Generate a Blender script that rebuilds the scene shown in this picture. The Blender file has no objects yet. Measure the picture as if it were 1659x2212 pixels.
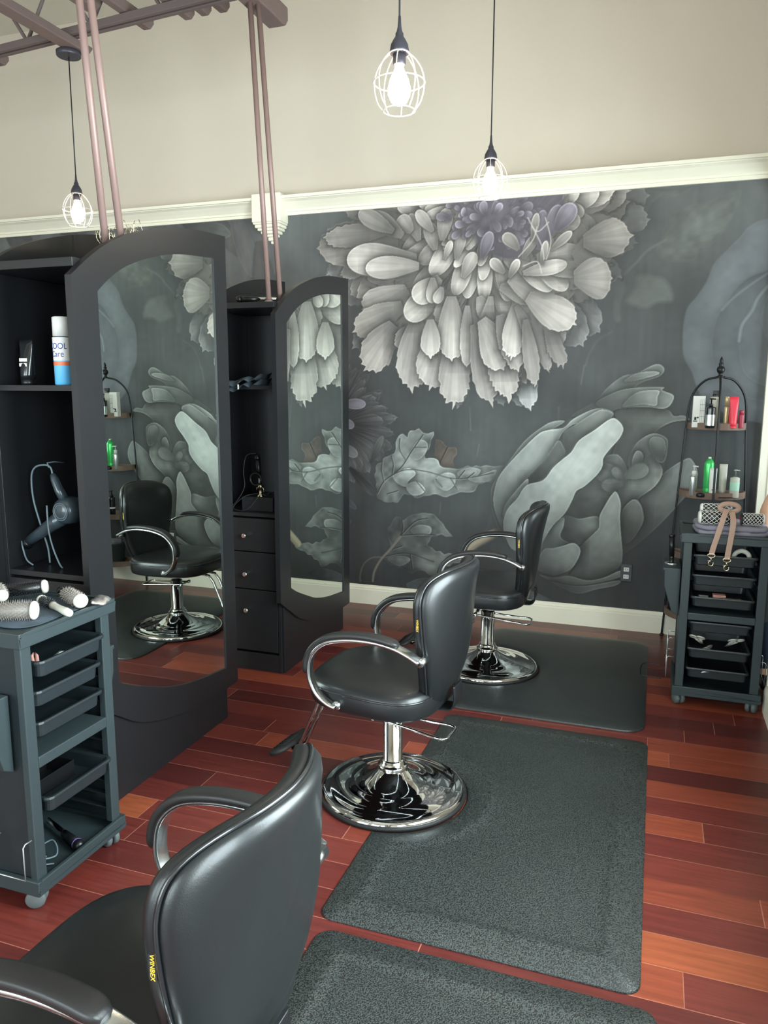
import bpy, bmesh, math, random
import numpy as np
from mathutils import Vector, Matrix
from math import sin, cos, pi, radians
random.seed(7)
COL = bpy.context.scene.collection

# ------------------------------------------------------------------ mesh helper
class MB:
    def __init__(s): s.v=[]; s.f=[]; s.sm=[]
    def add(s, vs, fs, smooth=False):
        o=len(s.v); s.v+= [tuple(p) for p in vs]
        for f in fs: s.f.append([i+o for i in f]); s.sm.append(smooth)
        return s
    def box(s, x0,y0,z0,x1,y1,z1, rot=None, piv=None):
        if x0>x1:x0,x1=x1,x0
        if y0>y1:y0,y1=y1,y0
        if z0>z1:z0,z1=z1,z0
        vs=[(x0,y0,z0),(x1,y0,z0),(x1,y1,z0),(x0,y1,z0),(x0,y0,z1),(x1,y0,z1),(x1,y1,z1),(x0,y1,z1)]
        if rot is not None:
            c=Vector(piv) if piv is not None else Vector(((x0+x1)/2,(y0+y1)/2,(z0+z1)/2))
            vs=[tuple(c+rot@(Vector(p)-c)) for p in vs]
        return s.add(vs,[(3,2,1,0),(4,5,6,7),(0,1,5,4),(1,2,6,5),(2,3,7,6),(3,0,4,7)])
    def rings(s, rings, closed=True, cap=True, smooth=True):
        n=len(rings[0]); vs=[p for r in rings for p in r]; fs=[]
        for i in range(len(rings)-1):
            for j in range(n if closed else n-1):
                a=i*n+j; b=i*n+(j+1)%n; fs.append((a,b,b+n,a+n))
        s.add(vs,fs,smooth)
        if cap and closed:
            o=len(s.v)-len(vs)
            s.f.append([o+j for j in range(n)][::-1]); s.sm.append(False)
            s.f.append([o+(len(rings)-1)*n+j for j in range(n)]); s.sm.append(False)
        return s
    def lathe(s, prof, c=(0,0,0), n=32, axis='z', cap=True, rot=None):
        R=[]
        for r,z in prof:
            ring=[]
            for k in range(n):
                a=2*pi*k/n
                p=Vector((r*cos(a), r*sin(a), z))
                if axis=='x': p=Vector((z,r*cos(a),r*sin(a)))
                if axis=='y': p=Vector((r*sin(a),z,r*cos(a)))
                if rot is not None: p=rot@p
                ring.append(tuple(p+Vector(c)))
            R.append(ring)
        return s.rings(R,True,cap)
    def cyl(s, a, b, r, r2=None, n=16, cap=True):
        return s.tube([a,b], [r, r if r2 is None else r2], n, cap)
    def tube(s, path, r, n=8, cap=True, closed=False, flat=None, up=None):
        # flat=(w,h): elliptical/rect section ; up: reference normal
        P=[Vector(p) for p in path]; m=len(P); R=[]
        rr=r if isinstance(r,(list,tuple)) else [r]*m
        prev=None
        for i in range(m):
            if closed: t=(P[(i+1)%m]-P[i-1])
            else: t=P[min(i+1,m-1)]-P[max(i-1,0)]
            t.normalize()
            if up is not None: u=Vector(up)
            elif prev is None: u=Vector((0,0,1)) if abs(t.z)<.9 else Vector((1,0,0))
            else: u=prev
            u=(u-t*u.dot(t)); u.normalize(); prev=u
            w=t.cross(u)
            ring=[]
            for k in range(n):
                a=2*pi*k/n
                if flat:
                    e=.45
                    ca,sa=cos(a),sin(a)
                    q=u*(flat[0]*math.copysign(abs(ca)**e,ca))+w*(flat[1]*math.copysign(abs(sa)**e,sa))
                    q=q*rr[i]
                else: q=(u*cos(a)+w*sin(a))*rr[i]
                ring.append(tuple(P[i]+q))
            R.append(ring)
        if closed:
            R.append(R[0]); return s.rings(R,True,False)
        return s.rings(R,True,cap)
    def prism(s, poly, axis, a, b, smooth=False):
        # poly of 2D pts ; axis 'x': (y,z), 'y': (x,z), 'z': (x,y)
        def mk(p,t):
            return {'x':(t,p[0],p[1]),'y':(p[0],t,p[1]),'z':(p[0],p[1],t)}[axis]
        n=len(poly); vs=[mk(p,a) for p in poly]+[mk(p,b) for p in poly]
        o=len(s.v); s.v+=vs
        for j in range(n):
            s.f.append([o+j,o+(j+1)%n,o+n+(j+1)%n,o+n+j]); s.sm.append(smooth)
        s.f.append([o+j for j in range(n)][::-1]); s.sm.append(False)
        s.f.append([o+n+j for j in range(n)]); s.sm.append(False)
        return s
    def strip(s, A, B, a, b, axis='x'):
        # wall between two polylines (2D) extruded a..b: a ring-less frame band
        n=len(A)
        def mk(p,t): return {'x':(t,p[0],p[1]),'y':(p[0],t,p[1]),'z':(p[0],p[1],t)}[axis]
        o=len(s.v)
        for t in (a,b):
            s.v+=[mk(p,t) for p in A]; s.v+=[mk(p,t) for p in B]
        for j in range(n-1):
            for q in ([j,j+1,n+j+1,n+j],[2*n+j,3*n+j,3*n+j+1,2*n+j+1],[j,2*n+j,2*n+j+1,j+1],[n+j,n+j+1,3*n+j+1,3*n+j]):
                s.f.append([o+i for i in q]); s.sm.append(False)
        for q in ([0,n,3*n,2*n],[n-1,3*n-1,4*n-1,2*n-1]):
            s.f.append([o+i for i in q]); s.sm.append(False)
        return s
    def xf(s, M, start=0):
        s.v[start:]=[tuple(M@Vector(p)) for p in s.v[start:]]; return s
    def build(s, name, mat, parent=None, label=None, bevel=0, seg=2, loc=None, subsurf=0, smooth=None):
        me=bpy.data.meshes.new(name); me.from_pydata(s.v,[],s.f); me.update()
        bm=bmesh.new(); bm.from_mesh(me); bmesh.ops.remove_doubles(bm,verts=bm.verts,dist=1e-6)
        bmesh.ops.recalc_face_normals(bm,faces=bm.faces); bm.to_mesh(me); bm.free()
        # smoothness: by flags when the face count is unchanged, else angle based
        if len(me.polygons)==len(s.sm):
            for p,f in zip(me.polygons,s.sm): p.use_smooth=f if smooth is None else smooth
        else:
            for p in me.polygons: p.use_smooth=(any(s.sm) if smooth is None else smooth)
        me.materials.append(mat)
        o=bpy.data.objects.new(name,me); COL.objects.link(o)
        if parent is not None: o.parent=parent
        if label: o['label']=label
        if loc is not None: o.location=loc
        if bevel:
            m=o.modifiers.new('bevel','BEVEL'); m.width=bevel; m.segments=seg; m.limit_method='ANGLE'; m.angle_limit=radians(50)
            m.harden_normals=False
        if subsurf:
            m=o.modifiers.new('sub','SUBSURF'); m.levels=subsurf; m.render_levels=subsurf
        return o

def tag(o,label,cat,group=None,kind=None):
    o['label']=label; o['category']=cat
    if group: o['group']=group
    if kind: o['kind']=kind
    return o
def struct(o): o['kind']='structure'; return o
def thing(name,label,cat,loc=(0,0,0),rz=0,group=None):
    o=bpy.data.objects.new(name,None); COL.objects.link(o); o.empty_display_size=.05
    o.location=loc; o.rotation_euler=(0,0,rz)
    return tag(o,label,cat,group)
def dup(o,parent=None,label=None,loc=None,rz=None,group=None):
    c=o.copy(); COL.objects.link(c)
    if parent is not None: c.parent=parent
    if label: c['label']=label
    if group: c['group']=group
    if loc is not None: c.location=loc
    if rz is not None: c.rotation_euler=(0,0,rz)
    for ch in [x for x in bpy.data.objects if x.parent==o]: dup(ch,c)
    return c
def cr(P, k=6, closed=False):
    # Catmull-Rom through points (any dimension)
    P=[tuple(p) for p in P]; n=len(P); out=[]
    rng=range(n) if closed else range(n-1)
    for i in rng:
        p0=P[(i-1)%n] if closed or i>0 else P[0]
        p1=P[i]; p2=P[(i+1)%n]; p3=P[(i+2)%n] if closed or i+2<n else P[-1]
        for j in range(k):
            t=j/k
            out.append(tuple(.5*((2*b)+(c-a)*t+(2*a-5*b+4*c-d)*t*t+(3*b-a-3*c+d)*t**3) for a,b,c,d in zip(p0,p1,p2,p3)))
    if not closed: out.append(P[-1])
    return out
def text_part(body,size,mat,parent,loc,rot,name='lettering',extrude=.0004,sx=1):
    c=bpy.data.curves.new(name,'FONT'); c.body=body; c.size=size; c.extrude=extrude; c.align_x='CENTER'; c.align_y='CENTER'
    t=bpy.data.objects.new(name,c); COL.objects.link(t)
    dg=bpy.context.evaluated_depsgraph_get(); me=bpy.data.meshes.new_from_object(t.evaluated_get(dg))
    bpy.data.objects.remove(t); me.materials.clear(); me.materials.append(mat)
    o=bpy.data.objects.new(name,me); COL.objects.link(o); o.parent=parent; o.location=loc; o.rotation_euler=rot; o.scale=(sx,1,1)
    return o

# ------------------------------------------------------------------ materials
def lin(c):
    return tuple(((x/255)/12.92 if x/255<=.04045 else ((x/255+.055)/1.055)**2.4) for x in c)
def mat(name,rgb,rough=.5,metal=0,bump=0,scale=200,spec=.5,coat=0,var=0,vscale=8,emit=0,trans=0,ior=1.45,alpha=1,detail=3):
    m=bpy.data.materials.new(name); m.use_nodes=True; nt=m.node_tree; b=nt.nodes['Principled BSDF']
    c=lin(rgb)+(1,)
    b.inputs['Base Color'].default_value=c; b.inputs['Roughness'].default_value=rough; b.inputs['Metallic'].default_value=metal
    b.inputs['Specular IOR Level'].default_value=spec; b.inputs['Coat Weight'].default_value=coat; b.inputs['Coat Roughness'].default_value=.15
    b.inputs['Transmission Weight'].default_value=trans; b.inputs['IOR'].default_value=ior; b.inputs['Alpha'].default_value=alpha
    if emit:
        b.inputs['Emission Color'].default_value=c; b.inputs['Emission Strength'].default_value=emit
    tc=nt.nodes.new('ShaderNodeTexCoord')
    if bump:
        n=nt.nodes.new('ShaderNodeTexNoise'); n.inputs['Scale'].default_value=scale; n.inputs['Detail'].default_value=detail
        nt.links.new(tc.outputs['Object'],n.inputs['Vector'])
        bp=nt.nodes.new('ShaderNodeBump'); bp.inputs['Strength'].default_value=bump; bp.inputs['Distance'].default_value=.002
        nt.links.new(n.outputs['Fac'],bp.inputs['Height']); nt.links.new(bp.outputs['Normal'],b.inputs['Normal'])
    n=nt.nodes.new('ShaderNodeTexNoise'); n.inputs['Scale'].default_value=vscale; n.inputs['Detail'].default_value=4
    nt.links.new(tc.outputs['Object'],n.inputs['Vector'])
    r=nt.nodes.new('ShaderNodeMapRange'); v=var if var else .02
    r.inputs['To Min'].default_value=1-v; r.inputs['To Max'].default_value=1+v
    nt.links.new(n.outputs['Fac'],r.inputs['Value'])
    mx=nt.nodes.new('ShaderNodeVectorMath'); mx.operation='SCALE'; mx.inputs[0].default_value=c[:3]
    nt.links.new(r.outputs[0],mx.inputs['Scale']); nt.links.new(mx.outputs[0],b.inputs['Base Color'])
    return m

M={}
M['cream']=mat('cream_paint',(232,227,208),.45,bump=.02,scale=60)
M['wall']=mat('beige_wall_paint',(200,190,175),.85,bump=.15,scale=140,var=.03,vscale=2)
M['ceil']=mat('ceiling_paint',(196,190,176),.9,bump=.1,scale=90)
M['black_wood']=mat('black_lacquered_wood',(27,28,30),.36,bump=.04,scale=120,var=.08,vscale=12)
M['black_in']=mat('black_laminate_interior',(20,24,28),.5,bump=.03,scale=100)
M['mirror']=mat('silvered_mirror',(222,230,224),.0,metal=1)
M['leather']=mat('black_leather',(24,26,27),.36,bump=.10,scale=420,coat=.12,spec=.5,var=.08,vscale=10)
M['pad']=mat('black_urethane_arm_pad',(34,33,33),.4,bump=.12,scale=500)
M['pipe']=mat('glossy_black_piping',(30,31,33),.22,coat=.5)
M['chrome']=mat('polished_chrome',(214,216,216),.05,metal=1)
M['alu']=mat('brushed_aluminium',(196,200,200),.24,metal=1,bump=.05,scale=300)
M['rubber']=mat('black_rubber',(20,20,20),.6,bump=.2,scale=300)
M['blackmetal']=mat('black_powder_coated_steel',(24,25,27),.4,metal=.2)
M['trolley']=mat('slate_grey_plastic',(44,54,56),.45,bump=.12,scale=350)
M['tray']=mat('dark_grey_plastic_tray',(30,37,40),.4,bump=.1,scale=350)
M['caster']=mat('grey_caster_plastic',(84,90,90),.5,bump=.1,scale=200)
M['beam']=mat('mauve_brown_painted_wood',(104,88,84),.7,bump=.2,scale=60,var=.1,vscale=14)
M['truss']=mat('brown_painted_steel',(92,80,78),.6,bump=.1,scale=80,var=.08)
M['copper']=mat('copper_brown_pipe',(132,108,102),.45,metal=.2,bump=.06,scale=60,var=.12,vscale=10)
M['cord']=mat('black_cord',(22,21,24),.6)
M['socket']=mat('dark_grey_lamp_cap',(62,60,68),.4,metal=.3)
M['cage']=mat('glow_lightened_gold_wire',(228,216,206),.35,metal=.3)  # wire colour brightened towards white to imitate the glow of the bulb
M['white']=mat('white_plastic',(214,213,208),.35)
M['offw']=mat('off_white_plastic',(190,188,176),.4)
M['yellow']=mat('gold_thread',(226,184,60),.6)
M['green']=mat('green_can',(72,196,104),.25,metal=.3)
M['red']=mat('red_carton',(224,58,76),.4)
M['wine']=mat('dark_pink_plastic',(150,52,70),.4)
M['gold']=mat('pale_gold_plastic',(202,180,140),.3,metal=.4)
M['silver']=mat('silver_plastic',(186,190,188),.25,metal=.7)
M['smoke']=mat('smoke_black_bottle',(24,28,30),.15,coat=.4)
M['amber']=mat('amber_bottle',(138,78,34),.2)
M['wood']=mat('weathered_brown_wood',(112,92,80),.75,bump=.35,scale=40,var=.3,vscale=22)
M['blue']=mat('sky_blue_print',(96,176,222),.3)
M['navy']=mat('navy_print',(34,52,140),.35)
M['orange']=mat('orange_print',(222,110,70),.4)
M['grey_cloth']=mat('grey_cotton_towel',(128,124,136),.95,bump=.6,scale=260,var=.08)
M['blue_cloth']=mat('blue_grey_cloth',(66,78,88),.95,bump=.5,scale=260)
M['dark_cloth']=mat('dark_navy_cloth',(42,52,62),.9,bump=.4,scale=200)
M['barrel']=mat('grey_brush_barrel',(104,98,92),.5)
M['bristle']=mat('pale_bristles',(158,150,142),.7,bump=.3,scale=200,var=.25,vscale=60)
M['dbristle']=mat('dark_bristles',(54,56,60),.6,bump=.4,scale=200,var=.2,vscale=60)
M['tan']=mat('tan_leather_strap',(158,128,112),.6,bump=.1,scale=200)
M['brass']=mat('brass_clasp',(210,200,168),.22,metal=1)
M['foil']=mat('crumpled_silver_foil',(214,206,202),.2,metal=.8,bump=.5,scale=60)
M['pink']=mat('pink_clip',(206,152,140),.5)
M['black']=mat('black_plastic',(18,19,21),.35)
M['dryer']=mat('satin_charcoal_plastic',(50,60,66),.28,coat=.3)
M['cable']=mat('grey_cable',(92,106,112),.5)
M['basket']=mat('woven_black_basket',(34,40,42),.7,bump=.6,scale=120)
M['skin']=mat('skin',(222,176,150),.5,bump=.05,scale=200)
M['hair']=mat('brown_hair',(60,42,32),.6,bump=.5,scale=80)
M['sweater']=mat('slate_blue_knit',(64,84,98),.9,bump=.4,scale=200)
M['jeans']=mat('dark_blue_denim',(46,60,78),.9,bump=.3,scale=250)
M['clear']=mat('clear_plastic',(210,226,226),.08,trans=.9,ior=1.1)
M['paper']=mat('white_paper',(232,230,224),.8,bump=.2,scale=40)
M['print']=mat('black_print',(30,30,32),.6)
M['slot']=mat('outlet_face',(66,70,72),.4)

def bulb_mat():
    m=bpy.data.materials.new('glowing_bulb'); m.use_nodes=True; b=m.node_tree.nodes['Principled BSDF']
    b.inputs['Base Color'].default_value=(1,.95,.85,1); b.inputs['Emission Color'].default_value=(1,.86,.66,1); b.inputs['Emission Strength'].default_value=26
    return m
M['bulb']=bulb_mat()

def nn(nt,t,**k):
    n=nt.nodes.new(t)
    for a,b in k.items(): setattr(n,a,b)
    return n
def math_(nt,op,a,b=None,clamp=False):
    n=nn(nt,'ShaderNodeMath',operation=op); n.use_clamp=clamp
    for i,x in enumerate((a,b)):
        if x is None: continue
        if isinstance(x,(int,float)): n.inputs[i].default_value=x
        else: nt.links.new(x,n.inputs[i])
    return n.outputs[0]
def ramp(nt,fac,stops):
    r=nn(nt,'ShaderNodeValToRGB'); e=r.color_ramp.elements
    while len(e)>1: e.remove(e[-1])
    e[0].position=stops[0][0]; e[0].color=lin(stops[0][1])+(1,)
    for p,c in stops[1:]:
        q=e.new(p); q.color=lin(c)+(1,)
    nt.links.new(fac,r.inputs[0]); return r.outputs[0]
def floor_mat():
    m=bpy.data.materials.new('cherry_plank_floor'); m.use_nodes=True; nt=m.node_tree; b=nt.nodes['Principled BSDF']
    geo=nn(nt,'ShaderNodeNewGeometry'); sx=nn(nt,'ShaderNodeSeparateXYZ'); nt.links.new(geo.outputs['Position'],sx.inputs[0])
    X,Y=sx.outputs[0],sx.outputs[1]
    W=.1352
    r=math_(nt,'DIVIDE',math_(nt,'SUBTRACT',Y,2.0616),W); row=math_(nt,'FLOOR',r); fr=math_(nt,'FRACT',r)
    wn=nn(nt,'ShaderNodeTexWhiteNoise',noise_dimensions='1D'); nt.links.new(row,wn.inputs['W'])
    u=math_(nt,'ADD',math_(nt,'DIVIDE',X,.95),math_(nt,'MULTIPLY',wn.outputs['Value'],17.3))
    # uneven plank lengths: warp u
    u=math_(nt,'ADD',u,math_(nt,'MULTIPLY',math_(nt,'SINE',math_(nt,'MULTIPLY',u,2.1)),.28))
    col=math_(nt,'FLOOR',u); fu=math_(nt,'FRACT',u)
    cmb=nn(nt,'ShaderNodeCombineXYZ'); nt.links.new(row,cmb.inputs[0]); nt.links.new(col,cmb.inputs[1])
    w2=nn(nt,'ShaderNodeTexWhiteNoise',noise_dimensions='2D'); nt.links.new(cmb.outputs[0],w2.inputs['Vector'])
    base=ramp(nt,w2.outputs['Value'],[(0,(70,28,27)),(.25,(82,33,30)),(.5,(94,39,34)),(.75,(104,45,37)),(.92,(130,62,42)),(1,(140,72,46))])
    # grain
    gm=nn(nt,'ShaderNodeCombineXYZ'); nt.links.new(math_(nt,'MULTIPLY',X,2.2),gm.inputs[0]); nt.links.new(math_(nt,'MULTIPLY',Y,34),gm.inputs[1]); nt.links.new(math_(nt,'MULTIPLY',w2.outputs['Value'],40),gm.inputs[2])
    ns=nn(nt,'ShaderNodeTexNoise'); ns.inputs['Scale'].default_value=2.0; ns.inputs['Detail'].default_value=6; ns.inputs['Distortion'].default_value=.6; nt.links.new(gm.outputs[0],ns.inputs['Vector'])
    gr=nn(nt,'ShaderNodeMapRange'); gr.inputs['From Min'].default_value=.3; gr.inputs['From Max'].default_value=.7; gr.inputs['To Min'].default_value=.78; gr.inputs['To Max'].default_value=1.2
    nt.links.new(ns.outputs['Fac'],gr.inputs['Value'])
    sc=nn(nt,'ShaderNodeVectorMath',operation='SCALE'); nt.links.new(base,sc.inputs[0]); nt.links.new(gr.outputs[0],sc.inputs['Scale'])
    # light gaps
    g1=math_(nt,'LESS_THAN',fr,.018); g2=math_(nt,'LESS_THAN',fu,.0035)
    wr=nn(nt,'ShaderNodeTexWhiteNoise',noise_dimensions='1D'); nt.links.new(math_(nt,'ADD',row,.5),wr.inputs['W'])
    g1=math_(nt,'MULTIPLY',g1,math_(nt,'GREATER_THAN',wr.outputs['Value'],.35)); g=math_(nt,'MAXIMUM',g1,g2)
    mx=nn(nt,'ShaderNodeMix',data_type='RGBA'); nt.links.new(math_(nt,'MULTIPLY',g,.6),mx.inputs['Factor']); nt.links.new(sc.outputs[0],mx.inputs['A']); mx.inputs['B'].default_value=lin((178,120,100))+(1,)
    nt.links.new(mx.outputs['Result'],b.inputs['Base Color'])
    b.inputs['Roughness'].default_value=.3; b.inputs['Specular IOR Level'].default_value=.45
    bp=nn(nt,'ShaderNodeBump'); bp.inputs['Strength'].default_value=.15; bp.inputs['Distance'].default_value=.001
    nt.links.new(math_(nt,'SUBTRACT',ns.outputs['Fac'],math_(nt,'MULTIPLY',g,2.)),bp.inputs['Height']); nt.links.new(bp.outputs[0],b.inputs['Normal'])
    return m
M['floor']=floor_mat()
def mat_mat(name,rgb,strength,rough=.42):
    m=bpy.data.materials.new(name); m.use_nodes=True; nt=m.node_tree; b=nt.nodes['Principled BSDF']
    tc=nn(nt,'ShaderNodeTexCoord'); v=nn(nt,'ShaderNodeTexNoise'); v.inputs['Scale'].default_value=230; v.inputs['Detail'].default_value=2.5; nt.links.new(tc.outputs['Object'],v.inputs['Vector'])
    r=nn(nt,'ShaderNodeMapRange'); r.inputs['From Min'].default_value=.44; r.inputs['From Max'].default_value=.56; nt.links.new(v.outputs['Fac'],r.inputs['Value'])
    v2=nn(nt,'ShaderNodeTexNoise'); v2.inputs['Scale'].default_value=3; v2.inputs['Detail'].default_value=5; nt.links.new(tc.outputs['Object'],v2.inputs['Vector'])
    c=nn(nt,'ShaderNodeMix',data_type='RGBA'); nt.links.new(math_(nt,'MULTIPLY',r.outputs[0],strength),c.inputs['Factor'])
    c.inputs['B'].default_value=lin(rgb)+(1,); c.inputs['A'].default_value=lin(tuple(x*.35 for x in rgb))+(1,)
    s=nn(nt,'ShaderNodeVectorMath',operation='SCALE'); nt.links.new(c.outputs['Result'],s.inputs[0])
    q=nn(nt,'ShaderNodeMapRange'); q.inputs['To Min'].default_value=.75; q.inputs['To Max'].default_value=1.25; nt.links.new(v2.outputs['Fac'],q.inputs['Value']); nt.links.new(q.outputs[0],s.inputs['Scale'])
    if strength<1:
        c.inputs['A'].default_value=lin(tuple(x*.8 for x in rgb))+(1,)
    nt.links.new(s.outputs[0],b.inputs['Base Color']); b.inputs['Roughness'].default_value=rough
    bp=nn(nt,'ShaderNodeBump'); bp.inputs['Strength'].default_value=.5*strength+.05; bp.inputs['Distance'].default_value=.0015; nt.links.new(r.outputs[0],bp.inputs['Height']); nt.links.new(bp.outputs[0],b.inputs['Normal'])
    return m
M['mat_rough']=mat_mat('pebbled_black_foam_mat',(54,60,58),1.0)
M['mat_smooth']=mat_mat('smooth_black_foam_mat',(44,49,49),.3,.35)
# ------------------------------------------------------------------ camera
F_PX=1661.0; CAMH=1.6
YAW,PIT,ROL=radians(-19.39),radians(9.337),radians(.15)
cf=Vector((sin(YAW)*cos(PIT),cos(YAW)*cos(PIT),-sin(PIT))); crt=Vector((cos(YAW),-sin(YAW),0)); cup=crt.cross(cf)
r2=crt*cos(ROL)+cup*sin(ROL); u2=-crt*sin(ROL)+cup*cos(ROL)
CO=Vector((0,0,CAMH))
cam=bpy.data.cameras.new('camera'); co=bpy.data.objects.new('camera',cam); COL.objects.link(co)
mw=Matrix((( r2.x,u2.x,-cf.x,CO.x),(r2.y,u2.y,-cf.y,CO.y),(r2.z,u2.z,-cf.z,CO.z),(0,0,0,1)))
co.matrix_world=mw
cam.sensor_fit='VERTICAL'; cam.sensor_height=36; cam.sensor_width=36*1659/2212; cam.lens=F_PX/2212*36; cam.clip_start=.02; cam.clip_end=60
bpy.context.scene.camera=co
def on_wall(x,y,Y=5.187):
    d=cf+r2*((x-829.5)/F_PX)-u2*((y-1106)/F_PX); t=(Y-CO.y)/d.y
    return (CO.x+d.x*t, CO.z+d.z*t)

# ------------------------------------------------------------------ the room
WY=5.19; RX=.60; LX=-5.6; RY=-3.0; HZ=4.3; AX=2.2
struct(MB().box(LX,RY,-.1,AX,WY+.1,0).build('floor',M['floor']))
struct(MB().box(LX-.1,RY-.1,HZ,AX+.1,WY+.1,HZ+.1).build('ceiling',M['ceil']))
struct(MB().box(LX,WY,0,AX,WY+.12,HZ).build('wall_back',M['wall']))
struct(MB().box(LX-.12,RY,0,LX,WY,HZ).build('wall_left',M['wall']))
# rear wall behind the camera with two shop windows
def wall_with_holes(name,axis,c0,c1,a0,a1,z0,z1,holes,m):
    # vertical bands between holes (holes: list (a,b,zlo,zhi) sorted)
    w=MB(); cur=a0
    def bx(p,q,r,s):
        if q-p<1e-4 or s-r<1e-4: return
        if axis=='x': w.box(c0,p,r,c1,q,s)
        else: w.box(p,c0,r,q,c1,s)
    for a,b,zl,zh in holes:
        bx(cur,a,z0,z1); bx(a,b,z0,zl); bx(a,b,zh,z1); cur=b
    bx(cur,a1,z0,z1)
    return struct(w.build(name,m))
wall_with_holes('wall_rear','y',RY-.12,RY,LX,AX,0,HZ,[(-4.6,-2.6,.5,2.7),(-2.1,-.1,.5,2.7)],M['wall'])
wall_with_holes('wall_right','x',RX,RX+.12,RY,4.05,0,HZ,[(-.5,.75,.75,2.45),(1.15,2.75,.75,2.45)],M['wall'])
struct(MB().box(RX,4.05,2.75,RX+.12,WY,HZ).build('wall_header',M['wall']))
wall_with_holes('wall_alcove','x',AX,AX+.12,2.6,WY,0,HZ,[(3.6,4.8,.8,2.3)],M['wall'])
struct(MB().box(RX+.12,2.6,0,AX,2.72,HZ).build('wall_alcove_near',M['wall']))
def window(name,axis,c,a0,a1,z0,z1,sgn):
    w=MB(); t=.05; d0,d1=c-.02,c+.10
    def bx(p,q,r,s,o=0):
        if axis=='x': w.box(d0+o,p,r,d1-o,q,s)
        else: w.box(p,d0+o,r,q,d1-o,s)
    bx(a0,a0+t,z0,z1); bx(a1-t,a1,z0,z1); bx(a0+t,a1-t,z0,z0+t); bx(a0+t,a1-t,z1-t,z1)
    bx((a0+a1)/2-.02,(a0+a1)/2+.02,z0+t,z1-t,.02)
    return struct(w.build(name,M['cream'],bevel=.003))
window('window_1','x',RX,1.15,2.75,.75,2.45,1); window('window_2','x',RX,-.5,.75,.75,2.45,1)
window('window_3','y',RY-.08,-4.6,-2.6,.5,2.7,1); window('window_4','y',RY-.08,-2.1,-.1,.5,2.7,1)
window('window_5','x',AX,3.6,4.8,.8,2.3,1)
# crown moulding above the mural, profile in (y,z)
def crown(x0,x1):
    P=[(0,2.79),(-.02,2.79),(-.022,2.81),(-.03,2.812),(-.032,2.826),(-.036,2.83),(-.05,2.845),(-.075,2.868),(-.098,2.88),(-.10,2.884),(-.112,2.886),(-.114,2.905),(0,2.905)]
    return struct(MB().prism([(WY+a,b) for a,b in P],'x',x0,x1).build('trim_1',M['cream']))
crown(LX,-2.775).name='trim_1'; crown(-2.56,.66).name='trim_2'; crown(.66,AX).name='trim_3'
# corbel block in the crown
k=MB(); cx=-2.667
k.box(cx-.112,WY-.13,2.735,cx+.112,WY,2.925)
for hw,dp,z0,z1 in ((.108,.125,2.722,2.735),(.098,.115,2.70,2.722),(.085,.10,2.682,2.70),(.066,.085,2.662,2.682),(.045,.06,2.645,2.662),(.03,.045,2.62,2.645),(.016,.03,2.60,2.62)):
    k.box(cx-hw,WY-dp,z0,cx+hw,WY,z1)
struct(k.build('trim_4',M['cream'],bevel=.006,seg=3))
# pilaster closing the mural at the right, with a flared capital
k=MB(); k.box(.605,WY-.035,.0,.80,WY,2.70); k.box(.585,WY-.05,0,.82,WY,.2)
k.box(.655,WY-.04,.25,.75,WY-.035,2.5)
for i in range(6):
    t=i/5; k.box(.60-.08*t**1.6,WY-.05-.10*t**1.6,2.66+.04*i,.80+.08*t,WY,2.70+.04*i)
struct(k.build('trim_5',M['cream'],bevel=.006,seg=3))
# baseboards
def base(P0,name,x0,x1):
    struct(MB().prism([(WY,0),(WY-.022,0),(WY-.022,.108),(WY-.019,.112),(WY-.019,.122),(WY-.012,.13),(WY-.010,.143),(WY,.143)],'x',x0,x1).build(name,M['cream']))
base(0,'baseboard_back',LX,.585)
struct(MB().prism([(RX,0),(RX-.022,0),(RX-.022,.108),(RX-.019,.122),(RX-.010,.143),(RX,.143)],'y',RY,4.05).build('baseboard_right',M['cream']))
struct(MB().box(RX-.012,4.03,0,RX+.13,4.07,2.75).build('trim_6',M['cream'],bevel=.004))
# ------------------------------------------------------------------ light
def area(name,loc,rot,sx,sy,e,col):
    l=bpy.data.lights.new(name,'AREA'); l.shape='RECTANGLE'; l.size=sx; l.size_y=sy; l.energy=e; l.color=col
    o=bpy.data.objects.new(name,l); COL.objects.link(o); o.location=loc; o.rotation_euler=rot; return o
DAY=(.82,.96,1.0)
area('daylight_window_1',(RX+.16,1.95,1.6),(0,radians(90),0),1.6,1.5,120,DAY)
area('daylight_window_2',(RX+.16,.12,1.6),(0,radians(90),0),1.6,1.15,70,DAY)
area('daylight_window_3',(-3.6,RY-.2,1.6),(radians(90),0,0),1.9,2.1,80,DAY)
area('daylight_window_4',(-1.1,RY-.2,1.6),(radians(90),0,0),1.9,2.1,80,DAY)
area('daylight_window_5',(AX+.16,4.2,1.55),(0,radians(90),0),1.4,1.1,40,DAY)
w=bpy.data.worlds.new('world'); bpy.context.scene.world=w; w.use_nodes=True
bg=w.node_tree.nodes['Background']; bg.inputs[0].default_value=(.62,.78,.95,1); bg.inputs[1].default_value=1.2
vs=bpy.context.scene.view_settings; vs.view_transform='Standard'; vs.look='None'; vs.gamma=1; vs.use_curve_mapping=False; vs.exposure=.94
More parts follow.
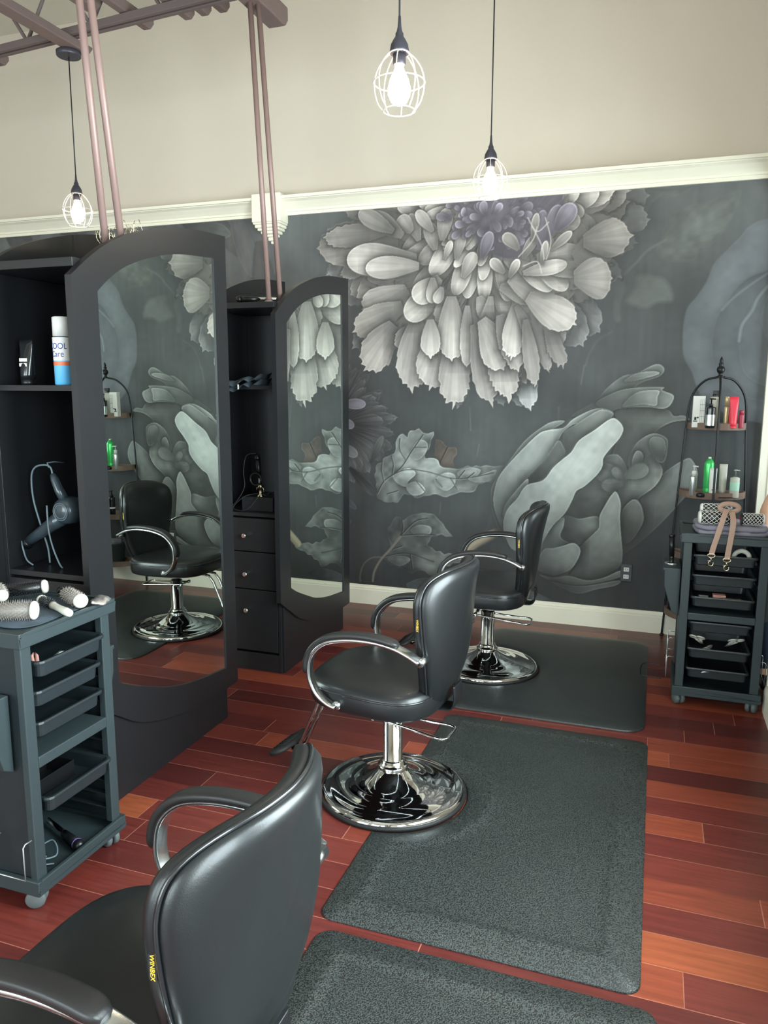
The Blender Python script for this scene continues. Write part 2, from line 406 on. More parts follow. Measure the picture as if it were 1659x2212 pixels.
# ------------------------------------------------------------------ pendant lamps
def pendant(loc,canz,label,canopy_label=None):
    z=loc[2]
    t=thing('pendant_lamp',label,'lamp',(loc[0],loc[1],z),0,'cage pendant lamps')
    H=canz-z
    MB().tube([(0,0,.165),(0,0,H-.03)],.0032,8).build('cord',M['cord'],t)
    MB().lathe([(.062,H-.03),(.066,H-.026),(.066,H-.004),(.06,H)],n=32).build('canopy',M['socket'],t)
    MB().lathe([(.004,.20),(.006,.17),(.009,.155),(.013,.148),(.013,.14),(.02,.13),(.028,.115),(.031,.098),(.031,.088)],n=24).build('lamp_cap',M['socket'],t)
    s=MB().lathe([(.021,.088),(.021,.058),(.019,.055)],n=20).build('socket',M['socket'],t)
    MB().lathe([(.012,.06),(.016,.04),(.03,.012),(.037,-.015),(.036,-.035),(.026,-.056),(.01,-.066),(.001,-.067)],n=24).build('bulb',M['bulb'],t)
    c=MB()
    prof=[(.031,.090),(.050,.074),(.068,.05),(.079,.022),(.082,-.005),(.078,-.035),(.068,-.062),(.052,-.083)]
    prof=cr(prof,3)
    for k in range(8):
        a=2*pi*k/8+.2
        c.tube([(r*cos(a),r*sin(a),q) for r,q in prof],.0019,6)
    for r,q in ((.031,.09),(.0835,.003),(.052,-.083)):
        c.tube([(r*cos(2*pi*j/40),r*sin(2*pi*j/40),q) for j in range(40)],.0022,6,closed=True)
    c.build('wire_cage',M['cage'],t)
    l=bpy.data.lights.new('bulb_light','POINT'); l.energy=40; l.color=(1,.84,.62); l.shadow_soft_size=.035
    lo=bpy.data.objects.new('bulb_light',l); COL.objects.link(lo); lo.parent=t; lo.location=(0,0,-.02); l.shadow_soft_size=.04
    return t
pendant((-3.206,3.793,2.588),3.434,'cage pendant lamp hanging from a beam end above the tall mirror station, farthest left')
pendant((-.848,2.547,2.566),3.60,'largest and nearest cage pendant lamp, glowing above the middle salon chair')
pendant((-.821,3.861,2.58),3.60,'small cage pendant lamp hanging in front of the white flower of the mural')

# ------------------------------------------------------------------ timber and steel trellis hung above the stations
def rafter(x,y1,z,w,h,label,y0=.4,rz=0,slot=False):
    b=MB(); c=.03
    b.prism([(y0,z),(y1-c,z),(y1,z+c*1.2),(y1,z+h),(y0,z+h)],'x',x-w/2,x+w/2)
    o=b.build('rafter',M['beam'],bevel=.006); return tag(o,label,'beam','trellis rafters')
rafter(-3.17,3.90,3.435,.09,.046,'low flat brown beam carrying the round lamp canopy at top left',.6)
rafter(-3.90,4.055,3.525,.05,.06,'brown rafter with its end at the far left edge below the steel truss')
rafter(-2.90,3.66,3.525,.07,.06,'brown rafter crossing behind the copper rods above the steel truss')
rafter(-2.76,3.935,3.525,.05,.06,'brown rafter whose rounded end sticks out just right of the copper rods')
rafter(-2.48,3.91,3.525,.045,.06,'left one of the three short rafter ends past the middle of the truss')
rafter(-2.37,3.90,3.525,.045,.06,'middle one of the three short rafter ends past the middle of the truss')
rafter(-2.26,3.90,3.525,.045,.06,'right one of the three short rafter ends, nearest the thick end beam')
rafter(-1.99,3.98,3.45,.10,.10,'thick brown end beam holding the top of the right copper rods')
rafter(-1.84,3.88,3.56,.06,.06,'brown rafter end just right of the thick end beam at the top edge')
def truss():
    t=thing('steel_truss','brown open web steel truss running above the left mirror stations','truss',(-3.2,3.76,3.485))
    sl=lambda x: -.045*(x)      # runs almost parallel to the mural
    b=MB()
    for dy in (-.022,.022):
        b.box(-2.3,dy-.012,-.003,1.13,dy+.012,.032)
    b.box(-2.3,-.036,.026,1.13,.036,.034)
    b.build('bottom_chord',M['truss'],t,bevel=.002)
    b=MB()
    for dy in (-.022,.022): b.box(-2.3,dy-.012,.36,1.13,dy+.012,.395)
    b.build('top_chord',M['truss'],t,bevel=.002)
    x=-2.2; i=0
    while x<.8:
        MB().cyl((x,0,.03) if i%2==0 else (x,0,.365),(x+.24,0,.365) if i%2==0 else (x+.24,0,.03),.010,n=10).build('web_rod',M['truss'],t)
        x+=.24; i+=1
    t.rotation_euler=(0,0,radians(-5.2))
truss()
# upper trellis carriers keep the rafters up to the ceiling
for x in (-3.90,-1.99,-1.84):
    b=MB().cyl((x,2.2 if x<-1.9 else 2.0,3.54 if x==-1.99 else 3.57 if x<-3 else 3.60),(x,2.2 if x<-1.9 else 2.0,HZ),.012,n=12).build('hanger_rod',M['truss'])
    tag(b,'slim brown rod hanging the '+{-1.99:'thick end beam',-3.90:'leftmost rafter',-1.84:'rafter beside the thick end beam'}[x]+' overhead','rod','trellis hangers')
# copper rods from the trellis to the station tops
def rods(P,label):
    for (a,b,lb) in P:
        o=MB().tube([a,b],.0135,14).lathe([(.022,0),(.022,.006),(.014,.012)],c=a,n=16).build('copper_rod',M['copper'])
        tag(o,lb,'rod','copper rods above the stations')
rods([((-1.965,3.745,2.033),(-1.995,3.67,3.452),'left rod of the right copper pair, rising from the far station'),
      ((-1.94,3.83,2.033),(-1.965,3.70,3.452),'right rod of the right copper pair, rising from the far station')],'')
rods([((-1.975,2.485,2.033),(-1.975,2.36,3.452),'left rod of the near copper pair, rising from the tall near station'),
      ((-1.935,2.53,2.033),(-1.945,2.36,3.452),'right rod of the near copper pair, rising from the tall near station')],'')
# ------------------------------------------------------------------ mirror stations (cabinet between two arched mirror frames)
FT=[(0,1.965),(.115,2.05),(.23,2.115),(.38,2.17),(.55,2.215),(.75,2.245),(1.0,2.26)]
FB=[(0,.425),(.05,.39),(.12,.345),(.23,.275),(.38,.22),(.6,.175),(.8,.16),(.985,.158),(1.0,.165)]
MT=[(.128,1.925),(.2,1.98),(.3,2.035),(.46,2.09),(.65,2.13),(.9,2.152)]
MBm=[(.128,.48),(.2,.44),(.33,.385),(.46,.335),(.65,.292),(.9,.262)]
def interp(C,x):
    for (a,b),(c,d) in zip(C,C[1:]):
        if a<=x<=c: return b+(d-b)*(x-a)/(c-a)
    return C[0][1] if x<C[0][0] else C[-1][1]
def curve(C): return cr(C,6)
def frame(t,x0,x1,front,lab):
    ft,fb=curve(FT),curve(FB); mt,mb=curve(MT),curve(MBm)
    b=MB(); N=40
    xs=[i/N*1.0 for i in range(N+1)]
    m0,m1=.128,.9
    xs=sorted(set(xs+[m0,m1]))
    L=[x for x in xs if x<=m0]; Mi=[x for x in xs if m0<=x<=m1]; R=[x for x in xs if x>=m1]
    fT=lambda x:interp(ft,x); fB=lambda x:interp(fb,x); gT=lambda x:interp(mt,x); gB=lambda x:interp(mb,x)
    b.strip([(x,fT(x)) for x in L],[(x,fB(x)) for x in L],x0,x1)
    b.strip([(x,fT(x)) for x in R],[(x,fB(x)) for x in R],x0,x1)
    b.strip([(x,fT(x)) for x in Mi],[(x,gT(x)) for x in Mi],x0,x1)
    b.strip([(x,gB(x)) for x in Mi],[(x,fB(x)) for x in Mi],x0,x1)
    f=b.build('mirror_frame',M['black_wood'],t)
    mx=(x1-.006 if front else x0+.006)
    b=MB(); A=[(x,gT(x)) for x in Mi]; B=[(x,gB(x)) for x in Mi]
    b.strip(A,B,mx-.004,mx)
    b.build('mirror_glass',M['mirror'],f,'mirror glass with an arched top' )
    # backing board
    b=MB(); b.strip([(x,gT(x)) for x in Mi],[(x,gB(x)) for x in Mi],(x0 if front else mx+.0),(mx-.004 if front else x1))
    b.build('backing_board',M['black_in'],f)
def station(y0,label):
    t=thing('mirror_station',label,'salon station',(0,y0,0),0,'black mirror stations')
    frame(t,-1.905,-1.878,True,'front'); frame(t,-2.345,-2.318,False,'back')
    a,b_=.055,.94; X0,X1=-2.318,-1.905
    c=MB()
    c.box(X0,a,0,X0+.018,b_,2.0); c.box(X1-.018,a,0,X1,b_,2.0)
    c.box(X0+.018,b_-.018,.0,X1-.018,b_,2.0)
    c.box(X0,a-.015,2.0,X1,b_,2.03)
    c.box(X0+.018,.46,.10,X1-.018,.478,2.0)
    c.box(X0+.018,a,0,X1-.018,b_-.018,.10)
    # base skirt on the front face
    c.box(X1,a+.01,0,X1+.012,b_-.02,.45); c.box(X0-.012,a+.01,0,X0,b_-.02,.45)
    c.build('cabinet_body',M['black_wood'],t,bevel=.0015)
    MB().box(X0+.018,a+.004,1.578,X1-.018,.46,1.598).build('shelf',M['black_wood'],t)
    MB().box(X0+.018,a+.004,.885,X1-.018,.46,.905).build('shelf',M['black_wood'],t)
    for z0,z1,kz in ((.69,.875,.78),(.475,.684,.562),(.115,.469,.354)):
        d=MB().box(X0+.022,a-.004,z0,X1-.022,.44,z1).build('drawer',M['black_wood'],t,bevel=.002)
        MB().lathe([(.008,0),(.006,-.014),(.013,-.020),(.015,-.029),(.010,-.034)],c=((X0+X1)/2,a-.004,kz),n=20,axis='y').build('knob',M['chrome'],d,'small chrome knob')
    return t
S1Y=2.17; S2Y=3.645
station(S1Y,'tall black mirror station nearest the camera with a hair dryer inside')
station(S2Y,'black mirror station standing nearer the mural, with three chrome knobs')
# ------------------------------------------------------------------ salon chairs  (+x is the front, +y its left)
def sell(cx,cy,a,b,e,n=56,z=0,front=0):
    R=[]
    for k in range(n):
        t=2*pi*k/n; c,s=cos(t),sin(t)
        x=a*math.copysign(abs(c)**(2/e),c); y=b*math.copysign(abs(s)**(2/e),s)
        y*=1-front*(x/a)
        R.append((cx+x,cy+y,z))
    return R
OUT=[(0,.405),(.065,.412),(.112,.45),(.160,.52),(.196,.61),(.219,.71),(.228,.80),(.225,.87),(.202,.925),(.150,.956),(.075,.967),(0,.969)]
OUTL=OUT+[(-y,z) for y,z in OUT[1:-1]][::-1]
OUTL=[(y*1.07,z) for y,z in OUTL]
OUTC=cr(OUTL,5,closed=True)
def backx(y,z):     # centre surface of the backrest
    v=(z-.41)/.56
    return -.18-.22*v+.33*v*v-.235*v**3+(.22+1.5*v**3)*y*y
def back_ring(scale,off,cy=0,cz=.69):
    R=[]
    for y,z in OUTC:
        yy=cy+(y-cy)*scale; zz=cz+(z-cz)*scale
        R.append((backx(yy,zz)+off,yy,zz))
    return R
def make_chair(label,group=None):
    t=thing('salon_chair',label,'chair',(0,0,0),0,'black salon chairs')
    # base
    b=MB().lathe([(.275,.0),(.291,.002),(.294,.012),(.290,.020),(.280,.021)],n=72); b.build('rubber_ring',M['rubber'],t)
    b=MB().lathe([(.286,.016),(.286,.023),(.279,.031),(.268,.035),(.252,.034),(.246,.037),(.20,.046),(.165,.050),(.158,.054),(.150,.055),(.12,.066),(.09,.082),(.066,.098),(.056,.108),(.052,.112),(.0,.112)],n=96,cap=False); b.build('base_plate',M['chrome'],t)
    b=MB().lathe([(.050,.108),(.060,.110),(.062,.118),(.058,.124),(.05,.127),(.047,.140),(.043,.144),(.038,.146),(.038,.335),(.034,.339),(.026,.341),(.026,.42)],n=48); b.build('pump_column',M['chrome'],t)
    # lever
    l=MB(); w=.042
    P=[(.07,w,.318),(.05,w,.318),(-.12,w+.01,.303),(-.215,w+.022,.297),(-.238,w+.01,.296),(-.244,w-.01,.296),(-.244,-w+.01,.296),(-.238,-w-.01,.296),(-.215,-w-.022,.297),(-.12,-w-.01,.303),(.05,-w,.318),(.07,-w,.318)]
    l.tube(cr(P,4),.0052,8)
    for s in (1,-1): l.lathe([(.0,-.01),(.010,-.01),(.010,.01),(.0,.01)],c=(.066,s*w,.320),n=14,axis='y')
    l.cyl((.066,-w,.32),(.066,w,.32),.006,n=10)
    l.build('foot_lever',M['chrome'],t)
    # seat
    L=[(.80,.412),(.93,.415),(.975,.421),(.99,.432),(1.0,.45),(1.0,.472),(.992,.488),(.975,.502),(.94,.511),(.86,.519),(.7,.527),(.5,.532),(.25,.535),(.02,.536)]
    R=[sell(.035,0,.262*s,.268*s,3.3,64,z,.07) for s,z in L]
    MB().rings(R).build('seat',M['leather'],t)
    MB().tube([(x,y,.489) for x,y,z in sell(.035,0,.2605,.2665,3.3,64,0,.07)],.0042,6,closed=True).build('seat_piping',M['pipe'],t)
    MB().box(-.14,-.11,.396,.18,.11,.414).lathe([(.060,.372),(.09,.398)],n=24).build('seat_plate',M['blackmetal'],t,bevel=.003)
    # back bracket
    p=[(-.05,.404),(-.21,.404),(-.242,.406),(-.258,.418),(-.264,.436),(-.266,.46),(-.262,.50)]
    MB().tube([(x,0,z) for x,z in cr(p,5)],1,12,flat=(.0045,.045),up=(0,0,1) if 0 else None).build('back_bracket',M['blackmetal'],t)
    # backrest: front pad and rear shell
    th=.034
    prof=[(1.0,0),(1.0,th*.55),(.985,th*.85),(.95,th),(.85,th*1.08),(.6,th*1.15),(.3,th*1.18),(.02,th*1.2)]
    R=[back_ring(.9,-.004)]+[back_ring(s,o) for s,o in prof]
    bp=MB().rings(R).build('backrest_pad',M['leather'],t)
    prof=[(.995,0),(.99,-.012),(.96,-.024),(.88,-.033),(.7,-.038),(.4,-.040),(.02,-.041)]
    R=[back_ring(.9,.004)]+[back_ring(s,o) for s,o in prof]
    MB().rings(R).build('backrest_shell',M['leather'],t)
    MB().tube(back_ring(1.002,-.001),.0042,6,closed=True).build('backrest_piping',M['pipe'],t)
    # opening seam low on each side, where the shell meets the pad
    # small woven tag on the side of the pad
    tz=.785; ty=.2265*1.07; x=backx(ty,tz)+.012
    g=MB().box(-.007,-.0006,-.021,.007,.0006,.021).build('care_tag',M['print'],bp)
    g.location=(x,ty+.0012,tz); g.rotation_euler=(0,0,radians(4))
    g['label']='black tag with gold lettering'
    tx=text_part('WINBEX',.0115,M['yellow'],bp,(x,ty+.0026,tz),(0,0,0))
    tx.rotation_euler=Matrix(((0,-1,0),(0,0,1),(-1,0,0))).to_euler()
    # arms
    AP=[(.105,.448),(.135,.458),(.175,.487),(.199,.53),(.206,.575),(.198,.625),(.172,.665),(.13,.695),(.07,.712),(0,.720),(-.07,.719),(-.13,.709),(-.18,.690),(-.222,.668)]
    for s in (1,-1):
        a=MB(); path=cr(AP,5)
        a.tube([(x,s*(.276+.012*sin(pi*i/(len(path)-1))),z) for i,(x,z) in enumerate(path)],1,12,flat=(.0075,.020),up=(0,0,1) if 0 else None)
        # mounting bosses
        a.lathe([(.001,-.010*s),(.015,-.010*s),(.016,-.004*s),(.016,.014*s),(.001,.014*s)],c=(.105,s*.266,.450),n=20,axis='y').lathe([(.001,-.045*s),(.014,-.045*s),(.015,.010*s),(.001,.010*s)],c=(-.222,s*.268,.663),n=20,axis='y')
        arm=a.build('armrest',M['alu'],t,'brushed metal armrest bow')
        fixflat(arm,path,s)
        pad=MB(); pp=path[19:57]
        n=len(pp); rr=[]
        pts=[]
        for i,(x,z) in enumerate(pp):
            q=path[min(i+20,len(path)-1)]; p0=path[i+18]
            tx_,tz_=q[0]-p0[0],q[1]-p0[1]; l_=math.hypot(tx_,tz_); nx,nz=tz_/l_,-tx_/l_
            pts.append((x+nx*.0135,s*(.285),z+nz*.0135))
        band(pad,pts,.012,.0235,s)
        pad.build('arm_pad',M['pad'],arm,'black padded arm top')
        for x,z in ((.105,.450),(-.222,.663)):
            MB().lathe([(0,.0),(.0065,.0),(.0065,.006),(.004,.008),(0,.006)],c=(x,.277 if s>0 else -.285,z),n=14,axis='y').build('bolt',M['blackmetal'],arm)
    # footrest
    f=MB()
    for s in (1,-1): f.tube([(.20,s*.035,.405),(.275,s*.035,.395),(.305,s*.035,.36),(.415,s*.032,.112),(.43,s*.03,.098),(.45,s*.02,.098),(.455,0,.10)],.0085,10)
    fr=f.build('footrest_bars',M['chrome'],t)
    pl=MB(); R=[]
    rot=Matrix.Rotation(radians(28),4,'Y')
    for sc,z in ((.92,-.010),(1,-.006),(1,.006),(.93,.010),(.5,.011),(.02,.011)):
        ring=[]
        for x,y,_ in sell(0,0,.058*sc,.125*sc,2.6,40,0):
            p=rot@Vector((x,y,z)); ring.append((p.x+.475,p.y,p.z+.115))
        R.append(ring)
    pl.rings(R).build('footrest_pad',M['rubber'],t)
    ri=MB()
    for k in range(-3,4):
        p0=rot@Vector((-.04,k*.022,.0118)); p1=rot@Vector((.04,k*.022,.0118))
        ri.cyl((p0.x+.475,p0.y,p0.z+.115),(p1.x+.475,p1.y,p1.z+.115),.0022,n=6)
    ri.build('tread_ribs',M['rubber'],fr)
    return t
def band(mb,pts,h,w,s):
    # padded band: section is a rounded rectangle in the (normal, y) plane
    n=len(pts); R=[]
    for i in range(n):
        a=pts[max(i-1,0)]; b=pts[min(i+1,n-1)]
        tx,tz=b[0]-a[0],b[2]-a[2]; l=math.hypot(tx,tz); nx,nz=tz/l,-tx/l
        k=min(i,n-1-i); sc=1 if k>2 else (.55,.85,.97)[k]
        ring=[]
        for j in range(16):
            t=2*pi*j/16; e=.55
            cx=math.copysign(abs(cos(t))**e,cos(t)); cy=math.copysign(abs(sin(t))**e,sin(t))
            ring.append((pts[i][0]+nx*h*cx*sc,pts[i][1]+w*cy*sc,pts[i][2]+nz*h*cx*sc))
        R.append(ring)
    mb.rings(R)
def fixflat(o,path,s): pass
chair=make_chair('middle black salon chair, its chrome base beside the long pebbled mat')
chair.location=(-.91,2.70,.0); chair.rotation_euler=(0,0,radians(174.5))
dup(chair,None,'smallest and farthest black salon chair, in front of the mural tulip',(-.845,4.19,.0),radians(181))
near=dup(chair,None,'nearest black salon chair, cut off by the lower left corner of the photo',(-.845,1.09,.0),radians(178))
for ch in [x for x in bpy.data.objects if x.parent==near]:
    if ch.name.split('.')[0] not in ('rubber_ring','base_plate','pump_column','foot_lever'): ch.location.z-=.032   # pumped lower
# ------------------------------------------------------------------ anti fatigue mats with a round notch for the chair base
def mat_shape(x0,x1,y0,y1,r,cx=None,cy=None,R=.33):
    # outline counter clockwise starting low left
    P=[]
    def corner(px,py,a0):
        for k in range(7):
            a=a0+pi/2*k/6; P.append((px+r*cos(a),py+r*sin(a)))
    corner(x0+r,y0+r,pi); corner(x1-r,y0+r,-pi/2); corner(x1-r,y1-r,0); corner(x0+r,y1-r,pi/2)
    if cx is not None:
        # arc from top crossing to bottom crossing on the left edge
        dx=x0-cx; h=math.sqrt(max(R*R-dx*dx,0)); a=math.atan2(h,dx)
        # flare
        P.append((x0,cy+h+.05))
        n=26
        for k in range(n+1):
            t=a+(-2*a)*k/n; P.append((cx+R*cos(t),cy+R*sin(t)))
        P.append((x0,cy-h-.05))
    return P
def floor_mat_obj(name,label,A,m,levels):
    # levels: (inset, z)
    b=MB(); R=[]
    for ins,z in levels:
        x0,x1,y0,y1,r,cx,cy,RR=A; Q=mat_shape(x0+ins,x1-ins,y0+ins,y1-ins,max(r-ins,.012),cx,cy,RR+ins)
        R.append([(x,y,z) for x,y in Q])
    b.rings(R,True,False,True)
    n=len(R[0]); o_=len(b.v); b.v+=R[-1]; cut=28
    top=[o_+i for i in range(n)]
    b.f.append(top); b.sm.append(False)
    o=b.build(name,m); return tag(o,label,'floor mat','anti fatigue mats')
LV=[(0,.0005),(0,.005),(.004,.0075),(.085,.0235),(.095,.0245),(.105,.0225),(.12,.0185),(.135,.018)]
P=(-.89,.045,1.925,3.485,.045,-.91,2.70,.297)
floor_mat_obj('floor_mat','long pebbled black floor mat beside the middle chair, between the two other mats',P,M['mat_rough'],LV)
P=(-.95,.03,3.57,4.93,.10,-.845,4.19,.297)
LV2=[(0,.0005),(0,.006),(.006,.010),(.03,.015),(.06,.0185),(.09,.019)]
floor_mat_obj('floor_mat','smooth black floor mat by the farthest chair, nearest the mural',P,M['mat_smooth'],LV2)
P=(-.86,.09,.30,1.885,.05,-.845,1.09,.297)
floor_mat_obj('floor_mat','pebbled black floor mat at the bottom edge of the photo beside the nearest chair',P,M['mat_rough'],LV)
# ------------------------------------------------------------------ the floral mural, painted cell by cell into one flat sheet
MX0,MX1,MZ0,MZ1,RES=-5.45,.604,.142,2.795,.004
NW=int((MX1-MX0)/RES)+1; NH=int((MZ1-MZ0)/RES)+1
gx=np.linspace(MX0,MX1,NW).astype(np.float32); gz=np.linspace(MZ0,MZ1,NH).astype(np.float32)
rs=np.random.RandomState(11)
def smooth_noise(w,h,cell,seed):
    r=np.random.RandomState(seed); gw,gh=int(w/cell)+3,int(h/cell)+3
    g=r.rand(gh,gw).astype(np.float32); y=np.arange(h)/cell; x=np.arange(w)/cell
    yi=y.astype(int); xi=x.astype(int); fy=(y-yi)[:,None]; fx=(x-xi)[None,:]
    fy=fy*fy*(3-2*fy); fx=fx*fx*(3-2*fx)
    a=g[yi][:,xi]; b=g[yi][:,xi+1]; c=g[yi+1][:,xi]; d=g[yi+1][:,xi+1]
    return (a*(1-fx)+b*fx)*(1-fy)+(c*(1-fx)+d*fx)*fy
N1=smooth_noise(NW,NH,120,1); N2=smooth_noise(NW,NH,38,2); N3=smooth_noise(NW,NH,9,3); N4=smooth_noise(NW,NH,3,4)
NS=np.repeat(smooth_noise(NW,int(NH/12)+2,6,5),12,axis=0)[:NH]
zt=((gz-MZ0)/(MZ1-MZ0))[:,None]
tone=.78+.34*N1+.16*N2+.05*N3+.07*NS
tone*=.74+.42*zt  # background painted paler towards the top, standing in for haze over the mural
BG=np.array([71,73,73],np.float32)
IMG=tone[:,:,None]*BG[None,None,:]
def seg_dist(px,pz,P):
    d=np.full(px.shape,1e9,np.float32); ins=np.zeros(px.shape,bool)
    n=len(P)
    for i in range(n):
        ax,az=P[i]; bx,bz=P[(i+1)%n]; ex,ez=bx-ax,bz-az
        l=ex*ex+ez*ez+1e-12
        t=np.clip(((px-ax)*ex+(pz-az)*ez)/l,0,1)
        d=np.minimum(d,(px-ax-t*ex)**2+(pz-az-t*ez)**2)
        c=((az>pz)!=(bz>pz))&(px<(ex)*(pz-az)/(ez if abs(ez)>1e-9 else 1e-9)+ax)
        ins^=c
    return np.sqrt(d),ins
WARM=np.array([1.02,.985,.955]); GRN=np.array([.975,1.0,.975]); COOL=np.array([.96,1.0,1.03]); NEU=np.array([1,1,1.]); PUR=np.array([1.0,.95,1.03]); BRN=np.array([1.08,.98,.90])
def poly(P,t0,t1,base,tip,tint=NEU,rim=.16,shadow=.45,sh=.03,streak=.06,op=1,edge=.003,rimw=.006,round_=.09,mott=.06,sfreq=90):
    """P wall-space outline; gradient from base to tip point."""
    P=np.array(P,np.float32); m=sh*2
    x0,x1=P[:,0].min()-m,P[:,0].max()+m; z0,z1=P[:,1].min()-m,P[:,1].max()+m
    i0,i1=np.searchsorted(gx,[x0,x1]); j0,j1=np.searchsorted(gz,[z0,z1])
    if i1-i0<2 or j1-j0<2: return
    px,pz=np.meshgrid(gx[i0:i1],gz[j0:j1]); d,ins=seg_dist(px,pz,P)
    sd=np.where(ins,d,-d)
    A=IMG[j0:j1,i0:i1]
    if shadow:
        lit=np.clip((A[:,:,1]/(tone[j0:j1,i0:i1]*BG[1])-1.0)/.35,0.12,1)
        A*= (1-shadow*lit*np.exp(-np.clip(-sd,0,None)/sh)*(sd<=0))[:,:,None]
    a=np.clip(sd/edge+.5,0,1)*op
    bx,bz=base; tx,tz=tip; L=math.hypot(tx-bx,tz-bz)+1e-6; ux,uz=(tx-bx)/L,(tz-bz)/L
    u=np.clip(((px-bx)*ux+(pz-bz)*uz)/L,0,1); v=(-(px-bx)*uz+(pz-bz)*ux)
    fan=v/(.25+u)                       # veins that spread towards the tip
    st=np.sin(fan*sfreq+rs.rand()*6)*.5+np.sin(fan*sfreq*2.3+rs.rand()*6)*.3+np.sin(fan*sfreq*5.1+3*u)*.2
    uu=u*u*(3-2*u)
    T=(t0+(t1-t0)*uu)*GAIN
    T=T*(1+streak*st*(.4+.6*u))*(1+mott*(N2[j0:j1,i0:i1]-.5)*2+mott*(N3[j0:j1,i0:i1]-.5)*1.2)
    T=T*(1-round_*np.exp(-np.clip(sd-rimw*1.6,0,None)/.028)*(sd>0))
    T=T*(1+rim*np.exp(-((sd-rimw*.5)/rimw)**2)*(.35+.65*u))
    col=T[:,:,None]*tint[None,None,:]
    A[:]=A*(1-a[:,:,None])+col*a[:,:,None]
GAIN=1.0
def smoothP(P,k=4): return cr(P,k,closed=True)
def rag(P,amp,seed):
    r=np.random.RandomState(seed); return [(x+(r.rand()-.5)*amp,z+(r.rand()-.5)*amp) for x,z in P]
def petal(b,t,W,t0,t1,tint=NEU,bend=0,ragged=0,**k):
    """b,t in photo pixels on the wall, W half width in pixels"""
    B=np.array(on_wall(*b)); T=np.array(on_wall(*t)); w=W*.00316
    ax=T-B; L=np.hypot(*ax); ax/=L; nx=np.array([-ax[1],ax[0]])
    n=22; Lf=[];Rt=[]
    for i in range(n+1):
        s=math.sin(pi/2*i/n)**.8 if i>0 else 0.0; wd=w*(.30+.70*math.sin(min(1,s*1.35)*pi/2))*math.sqrt(max(0,1-s**5))
        c=B+ax*L*s+nx*(bend*.00316*math.sin(pi*s*.5)**2)
        j=0
        if ragged and s>.55: j=(rs.rand()-.5)*ragged*.0016
        Lf.append(tuple(c+nx*(wd+j)+ax*j*1.5)); 
        if ragged and s>.55: j=(rs.rand()-.5)*ragged*.0016
        Rt.append(tuple(c-nx*(wd+j)+ax*j*1.5))
    P=Lf+Rt[::-1][1:]
    if ragged: P[n]=tuple(np.array(P[n])+ax*ragged*.004)
    poly(P,t0,t1,tuple(B),tuple(T),tint,sh=max(.012,w*.35),**k)
def reg(ox,oy,s):
    return lambda pts:[(ox+x/s,oy+y/s) for x,y in pts]
def Wp(pts): return [on_wall(x,y) for x,y in pts]
def shape(pts,R,t0,t1,b,t,tint=NEU,k=4,**kw):
    Q=Wp(R(pts)); bb,tt=Wp(R([b,t])); poly(smoothP(Q,k),t0,t1,bb,tt,tint,**kw)
def stroke(pts,w,tn,tint=NEU,op=.6,soft=.006):
    Q=cr(Wp(pts),6)
    a=np.array(Q); x0,x1=a[:,0].min()-.05,a[:,0].max()+.05; z0,z1=a[:,1].min()-.05,a[:,1].max()+.05
    i0,i1=np.searchsorted(gx,[x0,x1]); j0,j1=np.searchsorted(gz,[z0,z1])
    if i1-i0<2 or j1-j0<2: return
    px,pz=np.meshgrid(gx[i0:i1],gz[j0:j1]); d=np.full(px.shape,1e9)
    for i in range(len(Q)-1):
        ax,az=Q[i];bx,bz=Q[i+1];ex,ez=bx-ax,bz-az;l=ex*ex+ez*ez+1e-12
        t=np.clip(((px-ax)*ex+(pz-az)*ez)/l,0,1); d=np.minimum(d,(px-ax-t*ex)**2+(pz-az-t*ez)**2)
    d=np.sqrt(d); al=np.clip((w*.00316-d)/soft+.5,0,1)*op
    A=IMG[j0:j1,i0:i1]; A[:]=A*(1-al[:,:,None])+tn*tint[None,None,:]*al[:,:,None]
ID=lambda p:p
R1=reg(670,420,4.1475);R2=reg(1000,380,4.1475);R3=reg(1040,760,3.607);R4=reg(740,820,4.366);R5=reg(1300,380,4.621);R6=reg(460,400,5.53)

# faint left part: drooping grey leaves behind the stations
for b,t,W,tn in (((300,380),(345,515),34,92),((330,430),(470,545),30,96),((420,420),(520,560),26,84),((500,430),(545,600),30,104),((560,520),(575,700),36,92),((100,440),(180,520),40,74),((0,440),(60,560),40,70),((-120,470),(-40,620),60,80)):
    petal(b,t,W,tn*.8,tn,NEU,bend=8,ragged=4,shadow=.2,op=.75,edge=.012)
shape([(-400,300),(0,430),(130,480),(215,590),(120,640),(20,600),(-300,560)],R6,70,100,(-300,450),(200,600),GRN,shadow=.25,edge=.01)
for x in (500,530,560): stroke([(x,500),(x-3,560),(x+2,640)],6,104,BRN,.25,.03)
# right: big faint rose
RO=[(1659,430),(1480,500),(1390,600),(1250,740),(1120,880),(1050,1050),(950,1200),(850,1330),(810,1550),(820,1800),(900,1960),(980,2180),(1150,2330),(1500,2450),(2200,2400),(2300,900),(2000,440)]
shape(RO,R5,104,118,(900,1300),(1659,1000),COOL,rim=.05,shadow=.12,streak=.01,edge=.012,round_=.06)
for P_,tn in (([(1250,1250),(1400,1060),(1600,960),(2000,900),(2200,1500),(2000,2200),(1400,2200),(1120,1900),(1120,1500)],104),([(1400,1500),(1500,1300),(1659,1100),(2000,1100),(2100,1700),(1800,2100),(1450,2000),(1370,1700)],110),([(1600,1350),(1700,1150),(1900,1200),(2000,1600),(1750,1750),(1600,1500)],118)):
    shape(P_,R5,tn*.9,tn,P_[0],P_[-4],COOL,rim=.08,shadow=.12,streak=.01,edge=.012,round_=.08)
stroke(R5([(1659,970),(1480,1090),(1300,1230),(1200,1340)]),2.2,140,COOL,.4,.01)
